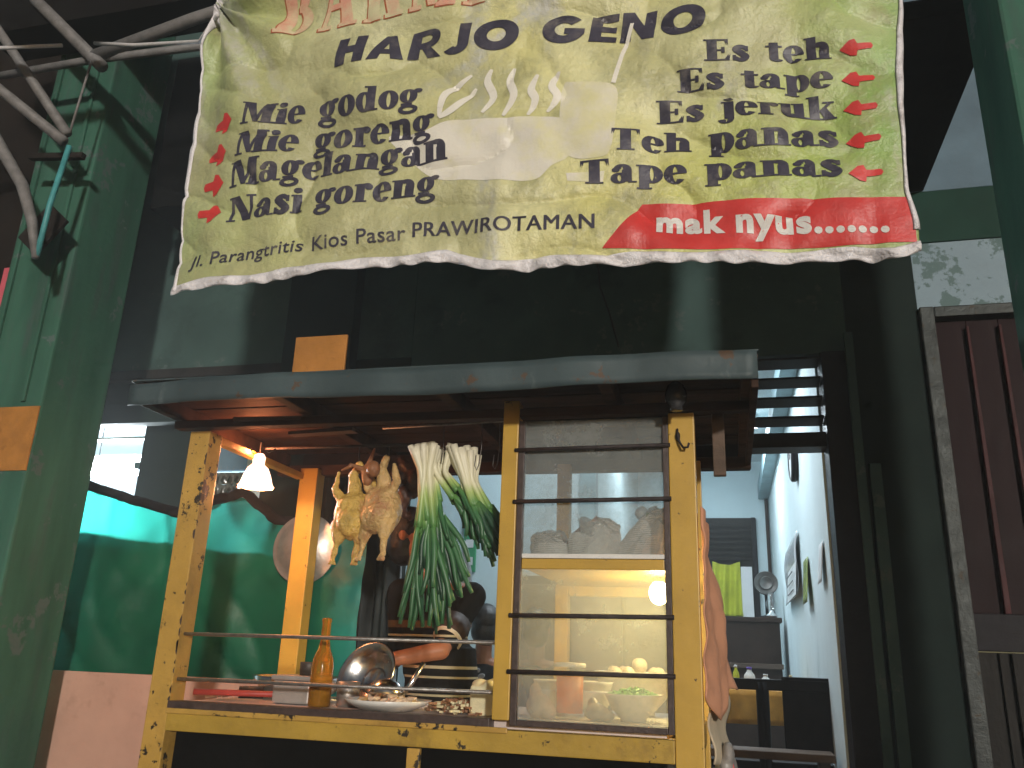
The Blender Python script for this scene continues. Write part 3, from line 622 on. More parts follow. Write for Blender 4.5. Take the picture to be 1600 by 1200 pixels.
# round knob on the right post and the hook
MB().lathe([(0, .0), (.022, .0), (.020, .012), (.034, .03), (.036, .055), (.028, .082), (.012, .096), (0, .098)], (-.138, -.10, 1.975), 24).build('post_knob', 'ball_black', cart, True)
hk = MB().tube([(-.141, -.004, 1.938), (-.141, -.012, 1.91), (-.132, -.016, 1.885), (-.122, -.022, 1.868), (-.108, -.03, 1.868), (-.103, -.032, 1.882)], .004, 6).build('hook', 'rust_bar', cart, True)
MB().ellip((-.140, -.006, 1.912), (.008, .008, .016)).build('hook_plate', 'rust_bar', hk, True)
# glass cabinet
cab = cart
for x0, x1 in ((-.689, -.668), (-.192, -.173)): cp('pane_frame', 'dark_frame', x0, .004, .985, x1, .035, 1.985, bevel=.002)
cp('pane_frame', 'dark_frame', -.667, .002, .985, -.193, .035, 1.003, bevel=.002)
for z, r in ((1.881, .007), (1.700, .0075), (1.325, .0075), (1.150, .0075)):
    MB().tube([(-.70, -.004, z - .003), (-.166, -.004, z + .003)], r, 8).build('cabinet_bar', 'rust_bar', cart, True)
cp('cabinet_shelf', 'yellow_inner', -.667, .036, 1.478, -.175, .76, 1.503)
cp('shelf_front', 'yellow_paint', -.667, .010, 1.474, -.193, .035, 1.508)
cp('shelf_edge_strip', 'white_plastic', -.667, .008, 1.509, -.193, .036, 1.524, bevel=.002)
cp('cabinet_back_rail', 'yellow_inner', -.644, .765, 1.44, -.173, .80, 1.50)
cp('cabinet_floor', 'white_enamel', -.667, .052, .999, -.195, .75, 1.004, bevel=0)
for z0, z1 in ((1.003, 1.474), (1.524, 1.985)):
    MB().box(-.667, .016, z0, -.193, .019, z1).build('glass_pane', 'dusty_pane', cart)
    MB().box(-.13, .085, z0 + .02, -.127, .785, z1).build('glass_pane', 'dusty_pane', cart)
# lamp under the cart roof: pleated glass shade on a socket
lb = thing('shaded_bulb', (-1.915, .37, 1.99), 'glowing frosted glass lampshade hanging under the cart roof', 'lamp')
MB().lathe([(.025, 0), (.027, .03), (.018, .045)], (-1.925, .37, 1.935), 16).build('socket', 'shade_glow', lb, True)
s_ = MB(); s_.closed = False
s_.lathe([(.022, .0), (.042, -.018), (.056, -.05), (.066, -.085), (.074, -.10)], (-1.925, .37, 1.935), 48, rip=.07, ripn=8).build('shade', 'shade_glow', lb, True)
MB().ellip((-1.925, .37, 1.875), (.026, .026, .035)).build('bulb', 'shade_glow', lb, True)
MB().tube([(-1.925, .37, 1.975), (-1.925, .37, 2.03)], .003, 6).build('cord', 'rope_dark', lb)
lamp('shaded_bulb_light', lb, (-1.925, .37, 1.815), 12, (1.0, .40, .16), .035)
lamp('shaded_bulb_uplight', lb, (-1.925, .32, 1.985), 4.5, (1.0, .30, .11), .02)
cb = thing('cabinet_bulb', (-.235, .30, 1.47), 'bright yellow white bulb under the cabinet shelf', 'lamp')
MB().lathe([(.014, 0), (.016, -.02)], (-.235, .30, 1.476), 14).build('socket', 'white_plastic', cb, True)
MB().ellip((-.235, .30, 1.425), (.036, .036, .042)).build('bulb', 'bulb_glow', cb, True)
lamp('cabinet_bulb_light', cb, (-.235, .30, 1.385), 20, (1.0, .80, .36), .028)

# ------------------------------------------------------------------ things in the glass cabinet
def parcel(loc, r, h, lean, label, fill, seed):
    t = thing('newspaper_parcel', loc, label, 'parcel', 'newspaper parcels on the cabinet shelf'); x, y, z = loc; rnd = random.Random(seed)
    def lump(u, v):
        a = 2 * math.pi * u; e = math.pi / 2 * v; w = noise.noise(Vector((math.cos(a) * 1.7 + seed, math.sin(a) * 1.7, v * 2.2))); w2 = noise.noise(Vector((math.cos(a) * 4 + seed, math.sin(a) * 4, v * 5)))
        rr = r * (math.cos(e) ** .6) * (1 + .22 * w + .10 * w2); zz = h * math.sin(e) ** .8 * (1 + .25 * w + .08 * w2)
        return (x + rr * math.cos(a) + lean * zz, y + rr * .75 * math.sin(a), z + .002 + max(0, zz))
    MB().sheet(lump, 26, 9).build('wrapping', 'newsprint', t, False, weld=True)
    for k in range(3):      # loose paper flaps at the mouth of the parcel
        a = rnd.uniform(-2.6, -.3); c = Vector((x + lean * h * .9 + r * .35 * math.cos(a), y + r * .35 * math.sin(a), z + h * .80))
        MB().sheet(lambda u, v: c + Vector(((u - .5) * r * 1.1 + lean * v * h * .5, -.015 * math.sin(u * 3) - .02 * v + .012 * math.sin(v * 9 + k), v * h * .38 * (1 - .6 * abs(u - .5)) + .008 * math.sin(u * 11 + k))), 6, 5).build('paper_flap', 'newsprint', t, False, solid=.001)
    wrap = MB()
    for k in range(9): wrap.ellip((x + lean * h * .9 + rnd.uniform(-.6, .6) * r, y + rnd.uniform(-.5, .2) * r, z + h * rnd.uniform(.75, 1.15)), (r * rnd.uniform(.2, .4), r * .25, r * rnd.uniform(.12, .3)), ry(rnd.uniform(-60, 60)), 12, 8)
    organic(wrap, 'plastic_wrap', 'crinkle_wrap', t, .007, 0, rough=.012)
    for k in range(9):
        a = rnd.random() * 6.28; q = rnd.random() * r * .35
        MB().ellip((x + lean * h + q * math.cos(a), y - .01 + q * math.sin(a), z + h * (.98 + .16 * rnd.random())), (r * .20, r * .18, r * .12), rz(rnd.random() * 180), 10, 6).build('food_piece', fill, t, True)
parcel((-.605, .17, 1.505), .085, .085, .0, 'newspaper parcel with yellow food at the left of the shelf', 'noodle', 3)
parcel((-.445, .15, 1.505), .100, .125, .10, 'bulging newspaper parcel in the middle of the shelf', 'newsprint', 6)
parcel((-.305, .18, 1.505), .085, .165, .45, 'tall newspaper parcel with green food against the right post', 'chopped_green', 11)
def bowl_mesh(r, h, foot=.45): return [(r * foot, 0), (r * foot, h * .1), (r * .78, h * .45), (r * .97, h * .92), (r * 1.02, h), (r * .98, h), (r * .9, h * .85), (r * .7, h * .45), (r * .35, h * .16), (0, h * .14)]
bw = thing('herb_bowl', (-.318, .20, 1.004), 'white bowl heaped with chopped green leek', 'bowl')
MB().lathe(bowl_mesh(.095, .085), (-.318, .20, 1.005), 36).build('bowl', 'white_enamel', bw, True)
g_ = MB()
for k in range(260):
    a = random.random() * 6.28; q = .078 * math.sqrt(random.random()); zz = 1.005 + .078 + .026 * (1 - (q / .08) ** 2) * random.random()
    g_.obox((-.318 + q * math.cos(a), .20 + q * math.sin(a), zz), (.018, .007, .005), rz(random.random() * 180) @ rx(random.uniform(-50, 50)) @ ry(random.uniform(-40, 40)))
tag(g_.build('chopped_leek', 'chopped_green', bw), kind='stuff')
eb = thing('egg_bowl', (-.33, .50, 1.004), 'large pale bowl of eggs behind the bowl of greens', 'bowl')
MB().lathe(bowl_mesh(.15, .15), (-.34, .50, 1.005), 36).build('bowl', 'white_enamel', eb, True)
for k in range(9):
    a = k * .75; q = .085 if k < 7 else .02
    MB().ellip((-.34 + q * math.cos(a), .50 + q * math.sin(a), 1.148 + (.03 if k > 6 else 0)), (.024, .024, .031), rx(60) @ rz(k * 40), 12, 8).build('egg', 'egg', eb, True)
gt = thing('tea_glass', (-.522, .15, 1.004), 'glass mug of amber tea in the cabinet', 'glass')
MB().lathe([(.043, 0), (.045, .02), (.047, .155), (.049, .158)], (-.522, .15, 1.006), 28).build('glass', 'clear_glass', gt, True)
MB().lathe([(0, .018), (.043, .018), (.0445, .135), (0, .135)], (-.522, .15, 1.006), 28).build('tea', 'tea', gt, True)
MB().lathe([(.052, 0), (.054, .006), (.052, .014), (0, .016)], (-.522, .15, 1.166), 28).build('lid', 'white_plastic', gt, True)
for i, (x, y, r) in enumerate(((-.60, .30, .08), (-.47, .33, .07))):
    t = thing('small_bowl', (x, y, 1.004), ('white bowl standing left behind the tea glass', 'white bowl standing right behind the tea glass')[i], 'bowl')
    MB().lathe(bowl_mesh(r, .085), (x, y, 1.005), 30).build('bowl', 'white_enamel', t, True)
    MB().lathe(bowl_mesh(r * .98, .085), (x, y, 1.035), 30).build('bowl', 'white_enamel', t, True)
pk = thing('plastic_bag', (-.425, .13, 1.004), 'crumpled clear plastic bag between the tea glass and green bowl', 'bag')
organic(MB().ellip((-.43, .14, 1.03), (.04, .035, .028)).ellip((-.40, .13, 1.022), (.03, .03, .02)).ellip((-.445, .15, 1.055), (.018, .016, .022)), 'bag', 'bag_plastic', pk, .006, 1)
pk2 = thing('meat_bag', (-.625, .12, 1.004), 'plastic bag with pale meat at the left of the cabinet floor', 'bag')
organic(MB().ellip((-.62, .13, 1.04), (.045, .04, .042)).ellip((-.59, .12, 1.025), (.03, .03, .025)).ellip((-.635, .13, 1.085), (.02, .02, .03)), 'bag', 'food_pale', pk2, .006, 1)

# ------------------------------------------------------------------ things on the open counter
def rotated(prof, c, rot, name, m, parent, n=36): return MB().lathe(prof, c, n, rot).build(name, m, parent, True)
t = thing('tin_box', (-1.56, .25, 1.0), 'square grey tin with a small dark pot on top', 'tin')
MB().box(-1.635, .19, 1.0, -1.485, .33, 1.080).build('tin_body', 'tin', t, bevel=.008)
MB().box(-1.642, .183, 1.081, -1.478, .337, 1.098).build('lid', 'tin', t, bevel=.006)
t2 = thing('small_pot', (-1.53, .25, 1.10), 'small dark pot standing on the square tin', 'pot')
MB().lathe([(0, 0), (.032, 0), (.034, .045), (.032, .047), (.028, .04), (0, .038)], (-1.527, .25, 1.099), 24).build('pot', 'dark_tin', t2, True)
t = thing('sauce_bottle', (-1.424, .15, 1.0), 'tall amber glass sauce bottle on the counter', 'bottle')
MB().lathe([(0, 0), (.038, .0), (.0395, .01), (.0395, .135), (.036, .16), (.022, .195), (.0165, .225), (.0155, .285), (.018, .29), (.018, .30), (.012, .302)], (-1.424, .15, 1.0), 32).build('glass', 'amber_glass', t, True)
MB().lathe([(0, .006), (.034, .006), (.036, .07), (0, .07)], (-1.424, .15, 1.0), 28).build('sauce', 'dark_tin', t, True)
t = thing('steel_cup', (-1.345, .20, 1.0), 'brownish steel cup right of the amber bottle', 'cup')
MB().lathe([(0, 0), (.038, 0), (.042, .085), (.040, .085), (.036, .01), (0, .008)], (-1.352, .23, 1.0), 28).build('cup', 'wok_metal', t, True)
t = thing('mixing_bowl', (-1.29, .32, 1.0), 'shiny steel bowl tilted towards the viewer', 'bowl')
RB = rx(62) @ Matrix.Identity(3); RB = ry(-28) @ RB
rotated([(0, -.07), (.05, -.068), (.095, -.04), (.118, 0), (.126, .002), (.118, .004), (.092, -.034), (.048, -.062), (0, -.064)], (-1.315, .29, 1.112), RB, 'bowl', 'steel', t, 48)
rotated([(.05, -.061), (.052, -.058), (.045, -.057)], (-1.315, .29, 1.112), RB, 'base_ring', 'steel', t)
t = thing('soup_ladle', (-1.18, .20, 1.0), 'round steel ladle lying bowl up over the plate', 'ladle')
MB().lathe([(0, .062), (.035, .054), (.056, .03), (.064, 0), (.060, 0), (.052, .028), (.033, .05), (0, .057)], (-1.188, .19, 1.042), 32, ry(8)).build('ladle_bowl', 'steel', t, True)
MB().tube([(-1.128, .19, 1.05), (-1.10, .20, 1.09), (-1.065, .22, 1.16)], [.010, .008, .009], 8).build('handle', 'steel', t, True)
t = thing('food_plate', (-1.165, .13, 1.0), 'white plate of cut meat under the ladle', 'plate')
MB().lathe([(0, .004), (.08, .002), (.13, .022), (.15, .036), (.153, .036), (.13, .018), (.085, 0), (0, 0)], (-1.165, .155, 1.0), 44).build('plate', 'white_enamel', t, True)
for k in range(60):
    a = random.random() * 6.28; q = .115 * math.sqrt(random.random())
    MB().obox((-1.165 + q * math.cos(a), .155 + q * .8 * math.sin(a), 1.022 + .040 * random.random() * (1 - q / .16)), (.035, .018, .010), rz(random.random() * 180) @ rx(random.uniform(-30, 30))).build('meat_slice', random.choice(('food_pale', 'food_pale', 'chicken_pale')), t, bevel=.003)
sc_ = MB(); sc2 = MB()
for k in range(240):
    x = random.gauss(-.93, .06); y = random.gauss(.20, .06)
    if not (-1.03 < x < -.80 and .07 < y < .4): continue
    (sc_ if random.random() < .6 else sc2).obox((x, y, 1.006 + random.random() * .045 * max(0, 1 - abs(x + .93) * 7)), (random.uniform(.01, .03), .008, .007), rz(random.random() * 180) @ rx(random.uniform(-30, 30)))
tag(sc_.build('chopped_meat', 'food_brown'), 'scatter of brown chopped meat on the counter', 'food', kind='stuff')
tag(sc2.build('chopped_scraps', 'noodle'), 'pale noodle scraps mixed into the chopped meat', 'food', kind='stuff')
t = thing('noodle_block', (-.80, .2, 1.0), 'pale block of noodles beside the middle post', 'noodles')
organic(MB().box(-.862, .13, 1.0, -.758, .30, 1.095).ellip((-.84, .18, 1.095), (.03, .04, .022)).ellip((-.79, .2, 1.10), (.035, .04, .02)).ellip((-.80, .15, 1.10), (.02, .03, .016)), 'block', 'noodle', t, .006, 2)
t = thing('spatula', (-1.75, .2, 1.0), 'wok spatula with a long red handle on the counter', 'spatula')
MB().tube([(-1.90, .10, 1.03), (-1.60, .24, 1.028), (-1.54, .33, 1.02)], .011, 8).build('handle', 'red_handle', t, True)
MB().obox((-1.50, .40, 1.01), (.09, .10, .004), rz(-35)).build('blade', 'steel', t, bevel=.001)
t = thing('wok', (-1.70, .50, 1.0), 'dark steel wok at the back of the counter', 'wok')
MB().lathe([(.04, 0), (.12, .02), (.175, .06), (.19, .085), (.194, .085), (.178, .055), (.12, .012), (0, .004)], (-1.70, .53, 1.0), 40).build('pan', 'steel', t, True)
t = thing('hand_brush', (-1.87, .2, 1.0), 'pale brush lying by the left post', 'brush')
for k in range(5): MB().tube([(-1.90 + .004 * k, .18 + .022 * k, 1.012 + .004 * (k % 2)), (-1.80, .20 + .02 * k, 1.03)], .009, 6).build('bristle_bundle', 'food_pale', t, True)
MB().tube([(-1.80, .24, 1.028), (-1.72, .28, 1.03)], .022, 8).build('grip', 'dark_tin', t, True)
t = thing('hanging_pan', (-1.93, .93, 1.64), 'round metal pan hanging behind the back left post of the cart', 'pan')
MB().lathe([(0, .05), (.06, .046), (.12, .028), (.162, .0), (.166, .002), (.166, -.004), (.16, -.004), (.12, .022), (0, .044)], (-1.955, .915, 1.645), 44, rx(90) @ rx(0)).build('disc', 'wok_metal', t, True)
MB().tube([(-1.955, .90, 1.80), (-1.955, .89, 1.9)], .003, 5).build('string', 'wire', t)

# hanging chickens
def chicken(loc, name, m, label, ang, legs, scale=1):
    t = thing(name, loc, label, 'chicken', 'plucked chickens hanging in the cart'); b = MB(); L = Vector(loc); q = rz(ang)
    def W(p): return L + q @ (Vector(p) * scale)
    b.ellip(W((0, 0, -.19)), [s * scale for s in (.084, .074, .100)], q).ellip(W((.005, -.026, -.225)), [s * scale for s in (.082, .066, .072)], q)
    b.cap(W((0, 0, -.11)), W((-.015, 0, -.02)), .034 * scale, .020 * scale).cap(W((-.015, 0, -.02)), W((.012, -.012, .018)), .018 * scale, .016 * scale)
    for s in (-1, 1):
        b.cap(W((s * .052, -.01, -.13)), W((s * .082, -.015, -.085)), .021 * scale, .015 * scale).cap(W((s * .082, -.015, -.085)), W((s * .07, -.03, -.02)), .014 * scale, .008 * scale)
        d = legs[0 if s < 0 else 1]
        b.cap(W((s * .042, -.02, -.24)), W((s * .046 + d * .3, -.035, -.30)), .042 * scale, .024 * scale)
        b.cap(W((s * .046 + d * .3, -.035, -.30)), W((s * .05 + d, -.03, -.375)), .017 * scale, .011 * scale)
        for f in (-1, 0, 1): b.cap(W((s * .05 + d, -.03, -.375)), W((s * .05 + d + f * .011, -.045, -.398)), .009 * scale, .007 * scale)
    organic(b, 'body', m, t, .0042, 2, rough=.008)
    return t
chicken((-1.43, .30, 1.885), 'hanging_chicken', 'chicken_skin', 'yellow skinned plucked chicken hanging on the left', 12, (-.01, -.02), .95)
chicken((-1.295, .27, 1.905), 'hanging_chicken', 'chicken_pale', 'pale plucked chicken hanging to the right of the yellow one', -18, (-.02, .0), .96)
t = thing('hanging_offal', (-1.27, .46, 1.98), 'dark brown cluster of meat hanging behind the chickens', 'meat')
b = MB()
for k in range(46): b.ellip((-1.30 + random.uniform(-.15, .07), .47 + random.uniform(-.03, .03), 1.95 - random.random() * .24), (random.uniform(.012, .03), .022, random.uniform(.02, .05)), ry(random.uniform(-50, 50)))
b.box(-1.46, .46, 1.90, -1.24, .48, 1.985)
organic(b, 'meat', 'offal', t, .008, 1)
for x in (-1.43, -1.30): MB().tube([(x, .30, 1.90), (x, .30, 1.985)], .0025, 5).build('string', 'wire', t)
t = thing('meat_trimmings', (-1.36, .28, 1.9), 'dark trimmings hanging between the two chickens', 'meat')
b = MB(); b.ellip((-1.37, .27, 1.86), (.025, .025, .05)).ellip((-1.335, .24, 1.875), (.028, .026, .035)).cap((-1.39, .26, 1.88), (-1.44, .25, 1.90), .012, .006).cap((-1.37, .27, 1.90), (-1.345, .26, 1.965), .012, .005).cap((-1.44, .25, 1.89), (-1.475, .25, 1.875), .008, .005)
organic(b, 'meat', 'chicken_dark', t, .005, 1)

# bunches of leek
def leek_mat(nm, deep):
    m, n, b = new_mat(nm); at = N(n, 'ShaderNodeAttribute'); at.attribute_name = 'run'; cr = N(n, 'ShaderNodeValToRGB'); ad = N(n, 'ShaderNodeMath', operation='MULTIPLY_ADD')
    n.links.new(tex(n, scale=30, detail=3, stretch=(1, 1, .25)), ad.inputs[0]); ad.inputs[1].default_value = .14; n.links.new(at.outputs['Fac'], ad.inputs[2]); n.links.new(ad.outputs[0], cr.inputs[0]); e = cr.color_ramp.elements
    e[0].position = .06; e[0].color = (.74, .69, .54, 1); e[1].position = 1; e[1].color = (*deep, 1)
    for p, k in ((.36, (.70, .68, .46, 1)), (.48, (.38, .50, .16, 1)), (.64, (.11, .26, .07, 1)), (.78, (deep[0] * 1.6, deep[1] * 1.5, deep[2] * 1.5, 1))): x = e.new(p); x.color = k
    n.links.new(cr.outputs[0], b.inputs['Base Color']); b.inputs['Roughness'].default_value = .42; MATS[nm] = m
leek_mat('leek', (.030, .105, .040)); leek_mat('leek_deep', (.012, .045, .022))
def run_attr(o, ts, n):
    a = o.data.attributes.new('run', 'FLOAT', 'POINT'); a.data.foreach_set('value', [t_ for t_ in ts for _ in range(n)])
def leek_bunch(tie, spread, n, length, drift, label, seed, dark=.3, top=.10, lean=0):
    rnd = random.Random(seed); T = Vector(tie); t = thing('leek_bunch', tie, label, 'leeks', 'bunches of leek hanging in the cart')
    for k in range(n):
        a = rnd.random() * 6.28; q = .031 * math.sqrt(rnd.random()); ox, oy = q * math.cos(a), q * math.sin(a); r = rnd.uniform(.0105, .0145); hh = top * rnd.uniform(.72, 1.1)
        sx = ox * 1.9 + rnd.uniform(-.006, .006) + lean; m = 'leek_deep' if rnd.random() < dark else 'leek'
        dx = max(-.05, drift + rnd.gauss(0, spread)); dy = rnd.uniform(-.03, .03); ln = length * rnd.uniform(.70, 1.05); cut = .42; pts = []; rs = []; ts = []
        for i in range(13):
            s = i / 12
            if s < .28: w = 1 - s / .28; pts.append(T + Vector((sx * w + ox * (1 - w) * .8, oy * (1 + w * .6), hh * w)))
            else: w = (s - .28) / .72; pts.append(T + Vector((ox * .8 + dx * cut * w ** 1.1, oy + dy * w * cut, -ln * cut * w)))
            rs.append(r * (1.12 - .3 * min(1, s * 3) + .25 * max(0, s - .3))); ts.append(.02 + .60 * s)
        st_ = MB().tube(pts, rs, 8).build('stalk', m, t, True); run_attr(st_, ts, 8); p0 = pts[-1]
        for j in range(rnd.choice((2, 2, 3))):
            ddx = max(-.045, dx * (1 - cut) + rnd.gauss(0, spread * .7)); l2 = ln * (1 - cut) * rnd.uniform(.70, 1.18); kink = rnd.uniform(-.018, .018); w9 = rnd.uniform(.002, .006); bp_ = []; br_ = []; bt = []
            for i in range(9):
                s = i / 8; bp_.append(p0 + Vector((ddx * s + kink * math.sin(3.1 * s) + w9 * math.sin(7 * s + k), dy * s + .012 * (j - .5) * s, .012 - (l2 + .012) * s))); br_.append(r * (.74 + .16 * math.sin(math.pi * s) - .22 * s * s + .05 * math.sin(9 * s + j * 2 + k))); bt.append(.58 + .42 * s)
            lf = MB().tube(bp_, br_, 7).build('leaf', m, st_, True); run_attr(lf, bt, 7)
leek_bunch((-1.080, .15, 1.845), .050, 28, .54, .060, 'long leek bunch hanging nearest the chickens', 3, .25, .095, -.012)
leek_bunch((-1.030, .17, 1.845), .030, 9, .27, .15, 'short leek bunch whose leaves bend to the right', 5, .2, .10, .0)
leek_bunch((-.915, .16, 1.815), .034, 20, .30, .125, 'slanting leek bunch beside the middle post', 8, .35, .115, -.030)
for i, x in enumerate((-1.02, -.87, -.80)):
    tag(MB().tube([(x, .15, 2.02), (x + .002, .15, 1.93), (x - .003, .15, 1.87), (x - .012, .15, 1.845), (x - .022, .15, 1.86), (x - .018, .15, 1.90)][: 3 if i == 0 else 6], .0018, 5).build('wire_hook', 'wire', None, True), ('straight wire holding up the long leek bunch', 'wire hook above the slanting leek bunch', 'empty wire hook beside the middle post')[i], 'hook')

# cloth and bag on the right side of the cart
tag(MB().sheet(lambda u, v: (-.075 + (.012 + .085 * v ** 1.3) * u + .018 * math.sin(v * 7 + u * 5) * u + .010 * fbm(u * 3, v * 5, 0, 1.6) + .006 * math.sin(u * 16 + v * 4), .02 + .50 * u, 1.68 - (.58 + .06 * math.sin(u * 5)) * v - .05 * u), 24, 40).build('towel', 'cloth_pink', None, True, solid=.005), 'faded orange towel hanging on the right side of the cart', 'towel')
tag(MB().sheet(lambda u, v: (-.068 + .05 * u + .01 * math.sin(v * 9), .12 + .3 * u, 1.14 - .24 * v - .03 * u), 16, 20).build('grey_rag', 'cloth_cream', None, True, solid=.005), 'grubby rag hanging under the orange towel', 'rag')
t = thing('carrier_bag', (-.03, .3, .8), 'crumpled patterned bag hanging low at the cart corner', 'bag')
organic(MB().ellip((-.03, .28, .86), (.035, .09, .09)).ellip((-.02, .24, .92), (.02, .05, .04)).ellip((-.01, .36, .84), (.02, .05, .07)), 'bag', 'bag_plastic', t, .008, 2)
MB().obox((-.004, .24, .87), (.008, .04, .10), ry(-12)).build('red_print', 'red_print', t, bevel=.003)
# wall plug socket wire bits: string loop behind the left post
tag(MB().tube([(-1.90, .25, 1.975), (-1.88, .25, 1.95), (-1.85, .25, 1.955), (-1.84, .25, 1.98), (-1.81, .25, 1.955), (-1.78, .25, 1.97)], .003, 5).build('wire_loop', 'wire', None, True), 'coiled wire under the cart roof by the lamp', 'wire')

# ------------------------------------------------------------------ people
def person(base, yaw, label, head, chest, hip, sh_w, arms, legs, shirt, hairlen=1.0, shirt_bottom=None, printed=None, head_yaw=None):
    """all points are world positions; yaw turns the face (0 = towards the street, -Y)"""
    t = thing('person', base, label, 'person'); qb = rz(yaw); q = rz(yaw if head_yaw is None else head_yaw); H = Vector(head); Cc = Vector(chest); Hp = Vector(hip); b = MB()
    def W(p, qh=rz(yaw if head_yaw is None else head_yaw)): return H + qh @ Vector(p)
    # head: skull, jaw, nose, ears, neck
    b.ellip(H + Vector((0, 0, .02)), (.074, .092, .098), q).ellip(W((0, -.022, -.055)), (.056, .062, .062), q).ellip(W((0, -.045, -.098)), (.026, .026, .022), q)
    b.cap(W((0, -.088, .012)), W((0, -.107, -.022)), .010, .014)
    for s in (-1, 1): b.ellip(W((s * .077, .01, -.008)), (.012, .022, .032), q)
    b.ellip(W((0, -.086, -.062)), (.024, .010, .009), q)
    nb_ = Cc + Vector((0, 0, .17)); b.cap(W((0, .01, -.06)), nb_, .050, .058)
    q_head = q; q = qb; ax = q @ Vector((1, 0, 0)); S = {}
    for s in (-1, 1): S[s] = Cc + ax * s * sh_w + Vector((0, 0, .115)); b.cap(nb_ + Vector((0, 0, -.03)), S[s], .055, .058)
    b.ellip(Cc, (sh_w * .92, .115, .16), q).ellip((Cc + Hp) / 2, (.145, .105, .17), q).ellip(Hp, (.165, .125, .13), q)
    for s, (el, wr, tip) in arms.items():
        el, wr, tip = Vector(el), Vector(wr), Vector(tip)
        b.cap(S[s], el, .050, .041).cap(el, wr, .042, .029)
        d = (tip - wr).normalized(); side = d.cross(Vector((0, 0, 1))).normalized(); up2 = side.cross(d)
        pc = wr + d * .055
        b.cap(wr, pc + d * .02, .027, .030).ellip(pc, (.035, .035, .022))
        for k, f in enumerate((-1.5, -.5, .5, 1.5)):
            k0 = wr + d * .085 + side * f * .0185; l1 = (.034, .040, .038, .030)[k]; k1 = k0 + d * l1; k2 = k1 + d * l1 * .55 - up2 * l1 * .7
            b.cap(pc + side * f * .016, k0, .0115, .0100).cap(k0, k1, .0098, .0090).cap(k1, k2, .0090, .0075)
        th = wr + d * .03 + side * -.03; b.cap(th, th + d * .035 - side * .018, .013, .0105).cap(th + d * .035 - side * .018, th + d * .065 - side * .012 - up2 * .008, .0105, .0085)
    for s, (kn, an, toe) in legs.items():
        kn, an, toe = Vector(kn), Vector(an), Vector(toe); h0 = Hp + ax * s * .085 - Vector((0, 0, .03))
        b.cap(h0, kn, .082, .056).cap(kn, an, .056, .034).cap(an, toe, .036, .03)
    organic(b, 'body', 'skin', t, .0072, 2)
    # clothes: inflated shells that end at neck, sleeve and hem
    c = MB(); c.ellip(Cc + Vector((0, 0, -.005)), (sh_w * .92 + .018, .132, .172), q).ellip((Cc + Hp) / 2, (.165, .125, .18), q).ellip(Hp, (.185, .145, .14), q)
    for s in (-1, 1):
        c.cap(nb_ + Vector((0, 0, -.075)), S[s], .058, .070); e = Vector(arms[s][0]); m_ = S[s] + (e - S[s]) * .78; c.cap(S[s], m_, .070, .062)
    if shirt_bottom: c.lathe([(.0, 0), (.175, 0), (.17, .12), (.15, .28), (0, .3)], (Hp.x, Hp.y, shirt_bottom), 24)
    organic(c, 'shirt', shirt, t, .010, 3)
    tr_ = MB(); tr_.ellip(Hp - Vector((0, 0, .04)), (.178, .137, .13), q)
    for s, (kn, an, toe) in legs.items():
        h0 = Hp + ax * s * .085 - Vector((0, 0, .03)); a2 = Vector(kn) + (Vector(an) - Vector(kn)) * .88; tr_.cap(h0, kn, .094, .070).cap(kn, a2, .070, .055)
    organic(tr_, 'trousers', 'black_cloth', t, .012, 2)
    q = q_head; hr = MB(); hr.ellip(W((0, .020, .042)), (.092, .106, .098), q).ellip(W((0, .040, -.012 - .02 * hairlen)), (.091, .080, .088 * hairlen), q)
    organic(hr, 'hair', 'hair', t, .008, 1)
    for s in (-1, 1): MB().ellip(W((s * .030, -.080, .008)), (.012, .008, .008), q, 10, 6).build('eye', 'paper_white', t, True); MB().ellip(W((s * .030, -.0872, .008)), (.006, .003, .006), q, 8, 5).build('pupil', 'black_paint', t, True)
    if printed:
        for (px_, py_, pz_, rr) in printed: MB().ellip((px_, py_, pz_), (rr, .004, rr * .6), ry(random.uniform(-40, 40)), 10, 5).build('shirt_print', 'grey_print', t, True)
    return t, S
sel, S = person((-1.30, 1.08, 0), 24, 'seller in a black shirt with cream stripes behind the leeks', (-1.455, 1.02, 1.725), (-1.33, 1.08, 1.34), (-1.285, 1.09, .97), .165,
    {-1: ((-1.50, 1.10, 1.18), (-1.58, .96, 1.06), (-1.62, .86, 1.05)), 1: ((-1.235, .90, 1.205), (-1.47, .78, 1.150), (-1.60, .72, 1.135))},
    {-1: ((-1.36, 1.05, .50), (-1.38, 1.10, .07), (-1.42, .95, .035)), 1: ((-1.20, 1.05, .50), (-1.18, 1.10, .07), (-1.20, .95, .035))}, 'shirt_striped', 1.25, .94, head_yaw=84)
# banded sleeve cuff of the reaching arm
s0 = S[1]; e0 = Vector((-1.235, .90, 1.205)); dd = (e0 - s0).normalized()
MB().tube([s0 + (e0 - s0) * .50, s0 + (e0 - s0) * .80], [.071, .067], 20).build('sleeve', 'sideboard', sel, True)
for f, rr in ((.79, .0688),): MB().tube([s0 + (e0 - s0) * f - dd * .006, s0 + (e0 - s0) * f + dd * .006], rr, 20).build('sleeve_trim', 'cloth_cream', sel, True)
def seated(x, y, yaw, label, pr):
    return person((x, y, .25), yaw, label, (x, y + .02, 1.36), (x, y, .99), (x, y - .03, .72), .17,
        {1: ((x - .25, y + .05, .82), (x - .16, y + .27, .86), (x - .10, y + .37, .87)), -1: ((x + .25, y + .05, .82), (x + .16, y + .27, .86), (x + .10, y + .37, .87))},
        {1: ((x - .12, y + .38, .72), (x - .12, y + .36, .33), (x - .12, y + .48, .285)), -1: ((x + .12, y + .38, .72), (x + .12, y + .36, .33), (x + .12, y + .48, .285))}, 'black_cloth', 1.0, None, pr)
